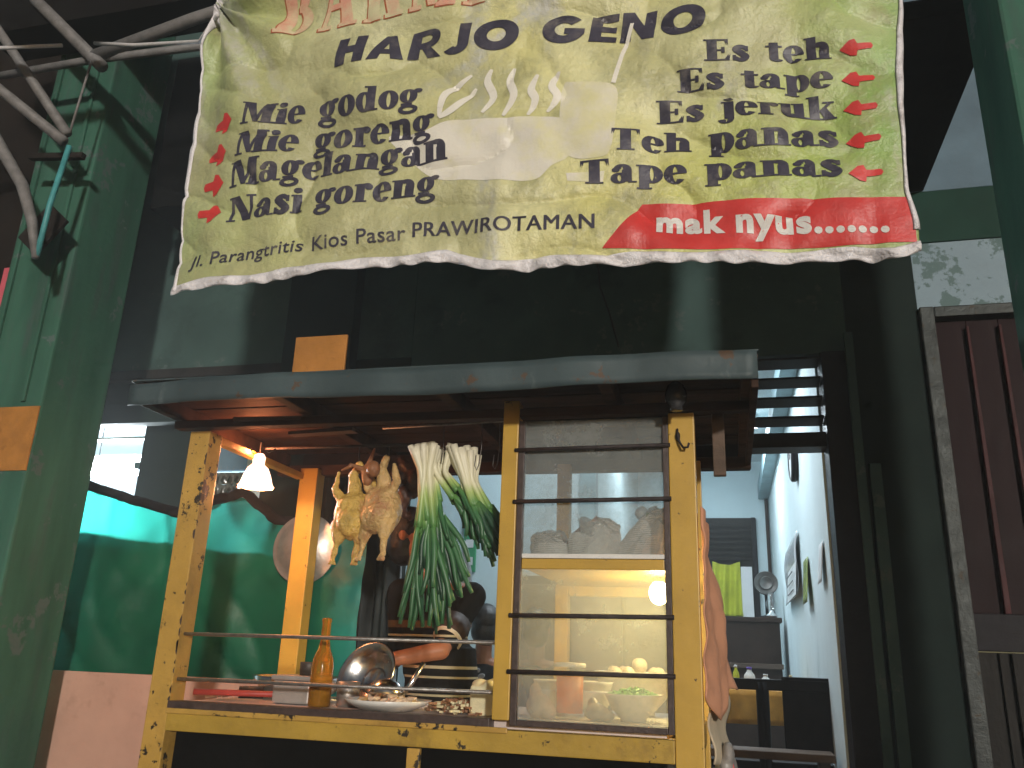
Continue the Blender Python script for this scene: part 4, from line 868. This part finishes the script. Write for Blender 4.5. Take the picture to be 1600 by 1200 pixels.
seated(-1.475, 2.42, 200, 'seated customer in a black T-shirt with a pale print', [(-1.50 + .03 * k, 2.42 - .142, 1.10 - .03 * abs(k - 1), .026) for k in range(3)])
seated(-1.21, 2.75, 170, 'seated customer mostly hidden behind the middle cart post', None)
for x, y, lb in ((-1.475, 2.45, 'wooden stool under the customer with the printed shirt'), (-1.21, 2.78, 'wooden stool under the customer behind the middle post')):
    t = thing('wooden_stool', (x, y, .25), lb, 'stool'); MB().lathe([(0, 0), (.16, 0), (.165, .015), (.16, .03), (0, .03)], (x, y, .555), 24).build('seat', 'old_wood', t, True)
    for dx in (-.1, .1):
        for dy in (-.1, .1): MB().tube([(x + dx * 1.2, y + dy * 1.2, .25), (x + dx, y + dy, .556)], .015, 6).build('leg', 'old_wood', t, True)
t = thing('hanging_bag', (-1.47, 1.9, 1.6), 'clear plastic bag hanging behind the leeks', 'bag')
organic(MB().ellip((-1.47, 1.9, 1.60), (.06, .03, .13)).ellip((-1.47, 1.9, 1.50), (.07, .035, .08)).cap((-1.47, 1.9, 1.70), (-1.46, 1.9, 1.78), .02, .01), 'bag', 'bag_clear', t, .01, 1)
MB().tube([(-1.46, 1.9, 1.78), (-1.46, 1.9, 3.35)], .002, 5).build('string', 'wire', t)

# ------------------------------------------------------------------ banner
BOT = [(-1.93, 2.386), (-1.888, 2.386), (-1.772, 2.389), (-1.473, 2.385), (-1.145, 2.403), (-.831, 2.398), (-.679, 2.351), (-.555, 2.356), (-.216, 2.347), (.065, 2.329), (.33, 2.323), (.498, 2.308), (.566, 2.326), (.62, 2.33)]
LEFT = [(2.30, -1.888), (2.46, -1.883), (2.773, -1.907), (3.108, -1.927), (3.449, -1.93), (3.645, -1.891), (3.8, -1.87)]
RIGHT = [(2.30, .566), (2.416, .571), (2.521, .553), (2.824, .570), (3.171, .609), (3.8, .66)]
YB = -.45
def wr(x, z):
    y = YB + .018 * math.sin(2.3 * x + .6) + .018 * fbm(x, 0, z, 2.6) + .020 * fbm(x + .6 * z, 4, z, 4.2) + .0045 * fbm(x, 8, z, 12) + .018 * (1 - abs(fbm(x * .8 + z, 2, z - x * .5, 3.4)) * 2) ** 3
    dx, dz = x + 1.89, 3.64 - z; r = math.hypot(dx, dz); th = math.atan2(dx, dz + 1e-6)
    y += .040 * math.exp(-r / .50) * math.sin(11 * th + .6)                       # folds pulled from the top left corner
    dx, dz = x - .62, 3.7 - z; r = math.hypot(dx, dz); th = math.atan2(-dx, dz); y += .022 * math.exp(-r / .6) * math.sin(13 * th)
    y += -.020 * math.exp(-((x + .68 - .05 * (z - 2.35)) / .045) ** 2) * math.exp(-(z - 2.35) / .5)   # crease at the middle of the lower edge
    for cx, w, a in ((-1.35, .05, .010), (-.20, .035, .008), (.22, .04, .010), (.45, .03, .008)): y += a * math.exp(-((x - cx - .1 * (z - 2.4)) / w) ** 2) * math.exp(-(z - 2.33) / .28)
    y += .035 * max(0, (-1.70 - x) / .2) ** 2 * (1 if x > -1.94 else 1) + .02 * max(0, (x - .45) / .15) ** 2
    return y
ban = thing('banner', (-.65, YB, 2.33), 'yellow green vinyl food menu banner hanging above the cart', 'banner')
def bpt(u, v):
    xb = -1.888 + 2.454 * u; z0 = lerp_tab(BOT, xb); z = z0 + (3.78 - z0) * v; x = lerp_tab(LEFT, z) * (1 - u) + lerp_tab(RIGHT, z) * u
    return (x, wr(x, z), z)
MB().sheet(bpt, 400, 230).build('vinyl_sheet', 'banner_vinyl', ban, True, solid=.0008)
def hem(u, v):     # puckered silver hem along the lower edge
    xb = -1.890 + 2.460 * u; z0 = lerp_tab(BOT, xb); sx = xb * 55; pk_ = math.sin(sx + 1.6 * math.sin(xb * 13)); w = .037 + .004 * math.sin(xb * 21)
    z = z0 - .006 + w * v + .003 * pk_ * (1 - v); return (xb, wr(xb, max(z, z0)) - .003 - .006 * math.sin(math.pi * v) - .009 * pk_ * math.sin(math.pi * v) * (.6 + .6 * fbm(xb, 0, v, 9)), z)
MB().sheet(hem, 420, 8).build('hem', 'hem_silver', ban, True, solid=.0015)
def sidehem(left):
    def f(u, v):
        z = 2.39 + 1.38 * v; x = lerp_tab(LEFT if left else RIGHT, z); w = .016 + .006 * math.sin(z * 9); d = -1 if left else 1
        xx = x + d * .004 - d * w * u; return (xx, wr(xx, z) - .003 - .004 * math.sin(math.pi * u), z)
    return f
MB().sheet(sidehem(True), 4, 90).build('side_hem', 'hem_silver', ban, True, solid=.0012)
MB().sheet(sidehem(False), 4, 90).build('side_hem', 'hem_silver', ban, True, solid=.0012)

# --- print on the banner: flat polygons (x, z) cut on a fine grid and laid 3 mm in front of the vinyl
LAYER = [0]
def on_banner(polys, name, m, parent=ban, lift=.0026, step=.011):
    bm = bmesh.new()
    for k, pl_ in enumerate(polys):
        LAYER[0] = (LAYER[0] + 1) % 12; e = LAYER[0] * .00006
        try: bm.faces.new([bm.verts.new((x, -e, z)) for x, z in pl_])
        except ValueError: pass
    bmesh.ops.triangulate(bm, faces=bm.faces[:])
    xs = [v.co.x for v in bm.verts]; zs = [v.co.z for v in bm.verts]
    for lo, hi, ax in ((min(xs), max(xs), 0), (min(zs), max(zs), 2)):
        k = math.floor(lo / step) + 1
        while k * step < hi:
            co = Vector((0, 0, 0)); co[ax] = k * step; no = Vector((0, 0, 0)); no[ax] = 1
            bmesh.ops.bisect_plane(bm, geom=list(bm.verts) + list(bm.edges) + list(bm.faces), dist=1e-6, plane_co=co, plane_no=no); k += 1
    for v in bm.verts: v.co.y += wr(v.co.x, v.co.z) - lift
    for f in bm.faces:
        if f.normal.y > 0: f.normal_flip()
    me = bpy.data.meshes.new(name); bm.to_mesh(me); bm.free(); me.materials.append(MATS[m]); return link(bpy.data.objects.new(name, me), parent)
def r_(x0, y0, x1, y1): return [[(x0, y0), (x1, y0), (x1, y1), (x0, y1)]]
def g_(cx, cy, rx_, ry_, ix, iy, a0=0, a1=360, icx=None, icy=None, n=18):
    icx = cx if icx is None else icx; icy = cy if icy is None else icy; o = []
    P_ = [R(a0 + (a1 - a0) * k / n) for k in range(n + 1)]
    for a, b in zip(P_, P_[1:]):
        o.append([(icx + ix * math.cos(a), icy + iy * math.sin(a)), (cx + rx_ * math.cos(a), cy + ry_ * math.sin(a)), (cx + rx_ * math.cos(b), cy + ry_ * math.sin(b)), (icx + ix * math.cos(b), icy + iy * math.sin(b))])
    return o
def d_(cx, cy, rx_, ry_, n=16): return [[(cx + rx_ * math.cos(6.2832 * k / n), cy + ry_ * math.sin(6.2832 * k / n)) for k in range(n)]]
def stroke(pts, w):
    fine = []
    for i in range(len(pts) - 1):
        p0, p1, p2, p3 = [Vector(pts[max(0, min(len(pts) - 1, i + k))]) for k in (-1, 0, 1, 2)]
        for k in range(5):
            t_ = k / 5; fine.append(.5 * ((2 * p1) + (p2 - p0) * t_ + (2 * p0 - 5 * p1 + 4 * p2 - p3) * t_ ** 2 + (3 * p1 - p0 - 3 * p2 + p3) * t_ ** 3))
    fine.append(Vector(pts[-1])); L_, R2 = [], []
    for i, p in enumerate(fine):
        d = (fine[min(i + 1, len(fine) - 1)] - fine[max(i - 1, 0)]).normalized(); nn = Vector((-d.y, d.x)) * w * (.5 + .8 * math.sin(math.pi * i / (len(fine) - 1))); L_.append(p + nn); R2.append(p - nn)
    return [[tuple(L_[i]), tuple(R2[i]), tuple(R2[i + 1]), tuple(L_[i + 1])] for i in range(len(fine) - 1)]
def smooth_loop(pts, k=6):
    o = []; n = len(pts)
    for i in range(n):
        p0, p1, p2, p3 = [Vector(pts[(i + q) % n]) for q in (-1, 0, 1, 2)]
        for m in range(k):
            t_ = m / k; o.append(tuple(.5 * ((2 * p1) + (p2 - p0) * t_ + (2 * p0 - 5 * p1 + 4 * p2 - p3) * t_ ** 2 + (3 * p1 - p0 - 3 * p2 + p3) * t_ ** 3)))
    return o
# fat-face slab letters, x-height 1
FAT = {
 'o': (.90, g_(.43, .5, .43, .53, .13, .43)),
 'e': (.86, g_(.42, .5, .42, .53, .13, .43, 2, 318) + r_(.27, .47, .83, .56)),
 'a': (.98, r_(.46, .06, .78, .72) + g_(.44, .70, .34, .33, .08, .22, 0, 165) + d_(.18, .72, .13, .12) + g_(.32, .27, .32, .30, .11, .20) + r_(.70, 0, .98, .09)),
 'd': (1.0, g_(.38, .5, .38, .53, .11, .43) + r_(.52, 0, .84, 1.36) + r_(.38, 1.27, .52, 1.36) + r_(.84, 0, .98, .09)),
 'g': (.92, g_(.38, .62, .37, .41, .10, .32) + g_(.40, -.14, .42, .25, .27, .10) + r_(.10, .08, .55, .20) + g_(.78, .92, .17, .13, .05, .02)),
 'h': (1.08, r_(.10, 0, .42, 1.36) + r_(0, 1.27, .10, 1.36) + r_(0, 0, .50, .09) + g_(.62, .62, .34, .41, .03, .30, 0, 150) + r_(.62, 0, .96, .64) + r_(.55, 0, 1.05, .09)),
 'n': (1.08, r_(.10, 0, .42, 1.0) + r_(0, .91, .10, 1.0) + r_(0, 0, .50, .09) + g_(.62, .62, .34, .41, .03, .30, 0, 150) + r_(.62, 0, .96, .64) + r_(.55, 0, 1.05, .09)),
 'u': (1.08, r_(.10, .36, .42, 1.0) + r_(0, .91, .12, 1.0) + g_(.44, .38, .34, .41, .03, .30, 180, 335) + r_(.62, 0, .94, 1.0) + r_(.52, .91, .64, 1.0) + r_(.94, 0, 1.06, .09)),
 'i': (.52, r_(.10, 0, .42, 1.0) + r_(0, .91, .10, 1.0) + r_(0, 0, .52, .09) + d_(.26, 1.22, .17, .14)),
 'j': (.52, r_(.12, -.10, .44, 1.0) + r_(0, .91, .12, 1.0) + d_(.28, 1.22, .17, .14) + g_(.14, -.10, .30, .27, .10, .20, 190, 360) + d_(.0, -.22, .11, .10)),
 'l': (.52, r_(.10, 0, .42, 1.36) + r_(0, 1.27, .10, 1.36) + r_(0, 0, .52, .09)),
 'k': (1.08, r_(.10, 0, .42, 1.36) + r_(0, 1.27, .10, 1.36) + r_(0, 0, .50, .09) + [[(.40, .42), (.50, .42), (.92, .93), (.82, .93)], [(.48, .52), (.70, .66), (1.02, .05), (.68, .05)]] + r_(.62, .91, 1.0, 1.0) + r_(.58, 0, 1.08, .09)),
 'p': (1.0, r_(.10, -.36, .42, 1.0) + r_(0, .91, .10, 1.0) + r_(0, -.36, .52, -.27) + g_(.56, .5, .40, .53, .11, .43)),
 'r': (.78, r_(.10, 0, .42, 1.0) + r_(0, .91, .10, 1.0) + r_(0, 0, .54, .09) + g_(.56, .70, .22, .32, .10, .22, 40, 160) + d_(.63, .82, .14, .15)),
 's': (.76, stroke([(.62, .78), (.40, .96), (.17, .76), (.36, .54), (.56, .28), (.34, .04), (.10, .24)], .125) + r_(.58, .66, .66, 1.0) + r_(.04, .0, .12, .36)),
 't': (.70, r_(.16, .12, .48, 1.2) + r_(0, .90, .66, 1.0) + g_(.42, .16, .26, .18, .06, .10, 180, 350)),
 'M': (1.52, r_(.12, 0, .20, 1.36) + r_(0, 0, .36, .09) + [[(.14, 1.36), (.50, 1.36), (.84, .05), (.66, .05)], [(.70, .05), (.80, .05), (1.12, 1.36), (1.02, 1.36)]] + r_(1.02, 0, 1.38, 1.36) + r_(.92, 0, 1.50, .09) + r_(0, 1.27, .2, 1.36) + r_(1.36, 1.27, 1.5, 1.36)),
 'N': (1.40, r_(.12, 0, .21, 1.36) + r_(0, 0, .38, .09) + [[(.12, 1.36), (.52, 1.36), (1.22, 0), (.84, 0)]] + r_(1.12, 0, 1.21, 1.36) + r_(.96, 1.27, 1.36, 1.36) + r_(0, 1.27, .3, 1.36)),
 'E': (1.18, r_(.14, 0, .52, 1.36) + r_(0, 1.27, 1.02, 1.36) + r_(0, 0, 1.06, .09) + r_(.5, .62, .82, .71) + r_(.78, .48, .86, .86) + [[(.92, 1.30), (1.02, 1.30), (1.02, .98)], [(.90, .06), (1.06, .06), (1.10, .42)]]),
 'T': (1.22, r_(.40, 0, .78, 1.36) + r_(.04, 1.26, 1.14, 1.36) + r_(.26, 0, .92, .09) + [[(.04, 1.30), (.14, 1.30), (.04, .96)], [(1.04, 1.30), (1.14, 1.30), (1.14, .96)]]),
 'B': (1.25, r_(.12, 0, .48, 1.36) + r_(0, 0, .6, .09) + r_(0, 1.27, .6, 1.36) + g_(.62, .98, .44, .38, .12, .28, -90, 90) + g_(.64, .36, .50, .36, .14, .27, -90, 90)),
 'A': (1.40, [[(.10, 0), (.20, 0), (.68, 1.36), (.58, 1.36)], [(.58, 1.36), (.78, 1.36), (1.28, 0), (.90, 0)]] + r_(.34, .42, .9, .52) + r_(0, 0, .42, .09) + r_(.78, 0, 1.38, .09)),
 'K': (1.38, r_(.12, 0, .50, 1.36) + r_(0, 0, .6, .09) + r_(0, 1.27, .6, 1.36) + [[(.48, .52), (.60, .52), (1.16, 1.30), (1.04, 1.30)], [(.60, .72), (.84, .92), (1.30, .05), (.90, .05)]] + r_(.78, 0, 1.38, .09) + r_(.9, 1.27, 1.34, 1.36)),
 'I': (.74, r_(.16, 0, .54, 1.36) + r_(0, 0, .70, .09) + r_(0, 1.27, .70, 1.36)), ' ': (.62, []),
}
# heavy wide sans capitals, height 1
HVY = {
 'H': (1.02, r_(0, 0, .34, 1) + r_(.60, 0, .94, 1) + r_(.33, .38, .61, .64)),
 'A': (1.16, [[(0, 0), (.36, 0), (.68, 1), (.42, 1)], [(.46, 1), (.70, 1), (1.10, 0), (.74, 0)]] + r_(.30, .18, .80, .38)),
 'R': (1.08, r_(0, 0, .34, 1) + g_(.52, .67, .42, .33, .16, .12, -90, 90) + r_(.3, .79, .54, 1) + r_(.3, .34, .54, .55) + [[(.36, .40), (.64, .40), (1.02, 0), (.62, 0)]]),
 'J': (.78, r_(.36, .30, .70, 1) + g_(.30, .30, .40, .32, .06, .08, 215, 360)),
 'O': (1.36, g_(.64, .5, .64, .53, .27, .24, n=30)),
 'G': (1.38, g_(.64, .5, .64, .53, .27, .24, 42, 345, n=28) + r_(.66, .32, 1.26, .54)),
 'E': (.86, r_(0, 0, .34, 1) + r_(.33, .78, .80, 1) + r_(.33, .39, .76, .61) + r_(.33, 0, .80, .22)),
 'N': (1.10, r_(0, 0, .32, 1) + r_(.68, 0, 1.0, 1) + [[(0, 1), (.34, 1), (1.0, 0), (.66, 0)]]),
}
def lay(txt, font, x0, z0, x1, z1, h, capu, shear=0, gap=.05):
    polys = []; cx = 0; own = []
    for ch in txt:
        w, ps = font[ch]
        for q in ps:
            polys.append([(x + cx, y) for x, y in q]); own.append(cx)
            if font is FAT: polys.append([(x + cx + .07, y) for x, y in q]); own.append(cx)
        cx += w + gap
    cx -= gap; L = math.hypot(x1 - x0, z1 - z0); sx = L / cx; sy = h / capu; dx, dz = (x1 - x0) / L, (z1 - z0) / L
    out = {}
    for k, q in zip(own, polys): out.setdefault(k, []).append([(x0 + (x * sx + y * sy * shear) * dx, z0 + x * sx * dz + y * sy) for x, y in q])
    return list(out.values())
def letters(groups, m, **k):
    for g in groups: on_banner(g, k.pop('name', 'letter') if 'name' in k else 'letter', m, **k)
def split_letters(polys):
    seq = sorted(polys, key=lambda q: min(p[0] for p in q)); out = []; hi = -1e9
    for q in seq:
        if min(p[0] for p in q) > hi - .0004: out.append([])
        out[-1].append(q); hi = max(hi, max(p[0] for p in q))
    return out
for txt, a, b, c, d, h in (('HARJO', -1.324, 3.231, -.62, 3.195, .115), ('GENO', -.545, 3.193, .010, 3.168, .110)):
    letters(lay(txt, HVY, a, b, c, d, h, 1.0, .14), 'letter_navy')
for txt, a, b, c, d, h in (('Mie godog', -1.667, 3.016, -.967, 2.994, .100), ('Mie goreng', -1.673, 2.886, -.912, 2.875, .100), ('Magelangan', -1.689, 2.767, -.855, 2.774, .100), ('Nasi goreng', -1.685, 2.632, -.887, 2.648, .097),
        ('Es teh', -.002, 3.049, .384, 3.012, .077), ('Es tape', -.09, 2.951, .381, 2.908, .077), ('Es jeruk', -.159, 2.845, .382, 2.801, .079), ('Teh panas', -.303, 2.74, .382, 2.693, .081), ('Tape panas', -.406, 2.634, .382, 2.583, .083)):
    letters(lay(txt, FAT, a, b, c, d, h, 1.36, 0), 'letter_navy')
bk = lay('BAKMI', FAT, -1.59, 3.415, -.75, 3.411, .27, 1.36, .04, .28)
for g in bk:
    L_ = on_banner(g, 'letter', 'letter_rose', lift=.0030); on_banner([[(x - .006, z - .004) for x, z in q] for q in g], 'letter_outline', 'letter_rust', L_, lift=.0020)
def font_polys(txt, x0, z0, x1, z1, h, bold=0.0, spacing=1.0, sh=0):
    cu = bpy.data.curves.new('t', 'FONT'); cu.body = txt; cu.offset = bold; cu.space_character = spacing; cu.shear = sh; cu.resolution_u = 4
    o = bpy.data.objects.new('t', cu); COL.objects.link(o); dg = bpy.context.evaluated_depsgraph_get(); me = bpy.data.meshes.new_from_object(o.evaluated_get(dg)); bpy.data.objects.remove(o)
    vs = [v.co.copy() for v in me.vertices]; xa = min(v.x for v in vs); xb = max(v.x for v in vs); L = math.hypot(x1 - x0, z1 - z0); s = L / (xb - xa); sy = h / .73; dx, dz = (x1 - x0) / L, (z1 - z0) / L
    return [[(x0 + (vs[i].x - xa) * s * dx, z0 + (vs[i].x - xa) * s * dz + vs[i].y * sy) for i in f.vertices] for f in me.polygons]
letters(split_letters(font_polys('Jl. Parangtritis Kios Pasar', -1.826, 2.475, -.984, 2.490, .052, .010, 1.05)), 'letter_navy')
pw = font_polys('PRAWIROTAMAN', -.960, 2.495, -.356, 2.465, .055, 0, 1.05)
letters(split_letters(pw + [[(x + .003, z) for x, z in q] for q in pw]), 'letter_navy')
red = on_banner([[(-.331, 2.400), (-.208, 2.548), (.20, 2.522), (.556, 2.497), (.562, 2.44), (.562, 2.352), (.20, 2.365), (-.05, 2.375)]], 'red_panel', 'red_print', lift=.0020)
letters(split_letters(font_polys('mak nyus.......', -.166, 2.447, .493, 2.391, .078, .045, 1.12)), 'letter_white', parent=red, lift=.0036)
def arrow(cx, cz, w, h, flip):
    p = [(-.5, -.16), (-.05, -.20), (-.02, -.5), (.16, -.42), (.5, .02), (.20, .45), (.02, .5), (-.06, .20), (-.5, .20), (-.56, .02)]
    s = -1 if flip else 1; return [[(cx + s * x * w, cz + z * h) for x, z in p]]
for x, z in ((-1.757, 3.048), (-1.763, 2.916), (-1.764, 2.794), (-1.766, 2.681)): on_banner(arrow(x, z, .092, .085, False), 'arrow', 'red_print')
for x, z in ((.456, 3.033), (.454, 2.924), (.451, 2.819), (.449, 2.704), (.444, 2.587)): on_banner(arrow(x, z, .092, .056, True), 'arrow', 'red_print')
# faded picture of a steaming bowl and a glass with a straw
on_banner([smooth_loop([(-1.078, 2.897), (-.994, 2.797), (-.896, 2.71), (-.76, 2.682), (-.563, 2.66), (-.501, 2.707), (-.438, 2.752), (-.462, 2.882), (-.772, 2.912), (-.864, 2.915), (-.955, 2.888)])], 'bowl_picture', 'print_pale', lift=.0016)
on_banner([smooth_loop([(-.464, 3.003), (-.42, 3.017), (-.292, 2.992), (-.288, 2.877), (-.303, 2.747), (-.344, 2.721), (-.438, 2.74), (-.469, 2.816)])], 'glass_picture', 'print_pale', lift=.0018)
on_banner([[(-.448, 2.677), (-.324, 2.672), (-.33, 2.633), (-.443, 2.648)]], 'saucer_picture', 'print_pale', lift=.0016)
on_banner([[(-.303, 3.004), (-.288, 3.001), (-.227, 3.249), (-.240, 3.251)]], 'straw_picture', 'print_steam', lift=.0034)
for pts in ([(-.713, 3.114), (-.727, 3.069), (-.703, 3.0), (-.737, 2.935)], [(-.633, 3.112), (-.647, 3.057), (-.629, 2.989), (-.664, 2.915)], [(-.548, 3.062), (-.569, 3.006), (-.555, 2.965), (-.579, 2.908)], [(-.476, 3.069), (-.499, 3.013), (-.48, 2.967), (-.514, 2.914)], [(-.786, 3.105), (-.871, 3.038), (-.888, 2.936)], [(-.767, 3.049), (-.832, 2.967), (-.888, 2.931)]):
    on_banner(stroke(pts, .011), 'steam_picture', 'print_steam')

# beam and ropes carrying the banner
tag(MB().box(-3.6, -.47, 3.90, 1.6, -.41, 3.97).build('banner_beam', 'soot_wood', bevel=.004), 'dark beam carrying the banner above the frame', 'beam')
tag(MB().tube([(-1.86, YB - .005, 3.56), (-2.134, -.2, 3.693), (-2.519, -.15, 3.78), (-2.777, -.12, 3.86)], .009, 8).build('rope', 'rope_white', None, True), 'white rope from the banner to the grey pipes', 'rope')
tag(MB().tube([(-2.964, -.12, 3.88), (-3.236, -.2, 3.845), (-3.6, -.25, 3.78)], .009, 8).build('rope', 'rope_white', None, True), 'white rope end at the top left corner', 'rope')

# grey awning pipes at the top left
ap = thing('awning_frame', (-3.1, 0, 3.2), 'bent grey metal awning pipes in front of the green pillar', 'awning frame')
def pipe(pts, r, m='pipe_grey'): MB().tube(pts, r, 10).build('pipe', m, ap, True)
pipe([(-3.70, -.05, 4.36), (-3.521, -.02, 4.166), (-2.964, .02, 3.485)], .024)
pipe([(-3.75, -.10, 4.03), (-3.418, -.04, 3.789), (-2.975, .02, 3.445)], .026)
pipe([(-3.50, -.12, 3.72), (-3.338, -.05, 3.499), (-3.13, 0, 3.21), (-3.026, 0, 3.013), (-2.968, .01, 2.825)], [.03, .03, .028, .024, .016])
pipe([(-2.945, .03, 3.42), (-2.968, .02, 3.10), (-2.965, .012, 2.835)], .013, 'pipe_teal')
pipe([(-3.40, .05, 4.38), (-3.344, .05, 4.328), (-2.88, .05, 3.88)], .032)
pipe([(-2.95, .05, 3.95), (-2.4, .05, 4.08), (-1.6, .05, 4.22)], .03)
pipe([(-3.6, .08, 3.95), (-3.0, .08, 3.96), (-2.2, .08, 3.93)], .02)
pipe([(-2.93, .03, 3.90), (-2.955, .025, 3.50)], .006)
MB().obox((-3.10, .12, 3.44), (.32, .03, .03), ry(6)).build('bracket', 'soot_wood', ap, bevel=.003)
MB().obox((-3.10, .14, 3.05), (.16, .02, .22), ry(40)).build('gusset', 'soot_wood', ap, bevel=.003)

# air volume added to lift dark tones and give the lamps a glow
hz, hn, hb = new_mat('veil_air'); hn.nodes.remove(hb); pv = N(hn, 'ShaderNodeVolumePrincipled'); pv.inputs['Color'].default_value = (.80, .88, .90, 1); pv.inputs['Density'].default_value = .014; pv.inputs['Anisotropy'].default_value = .2
hn.links.new(pv.outputs[0], hn.nodes['Material Output'].inputs['Volume']); MATS['veil_air'] = hz
try: hz.cycles.homogeneous_volume = True
except Exception: pass
tag(MB().box(-9.2, -7.2, -1, 9.2, 9.2, 5.8).build('added_air_volume', 'veil_air'), kind='stuff')
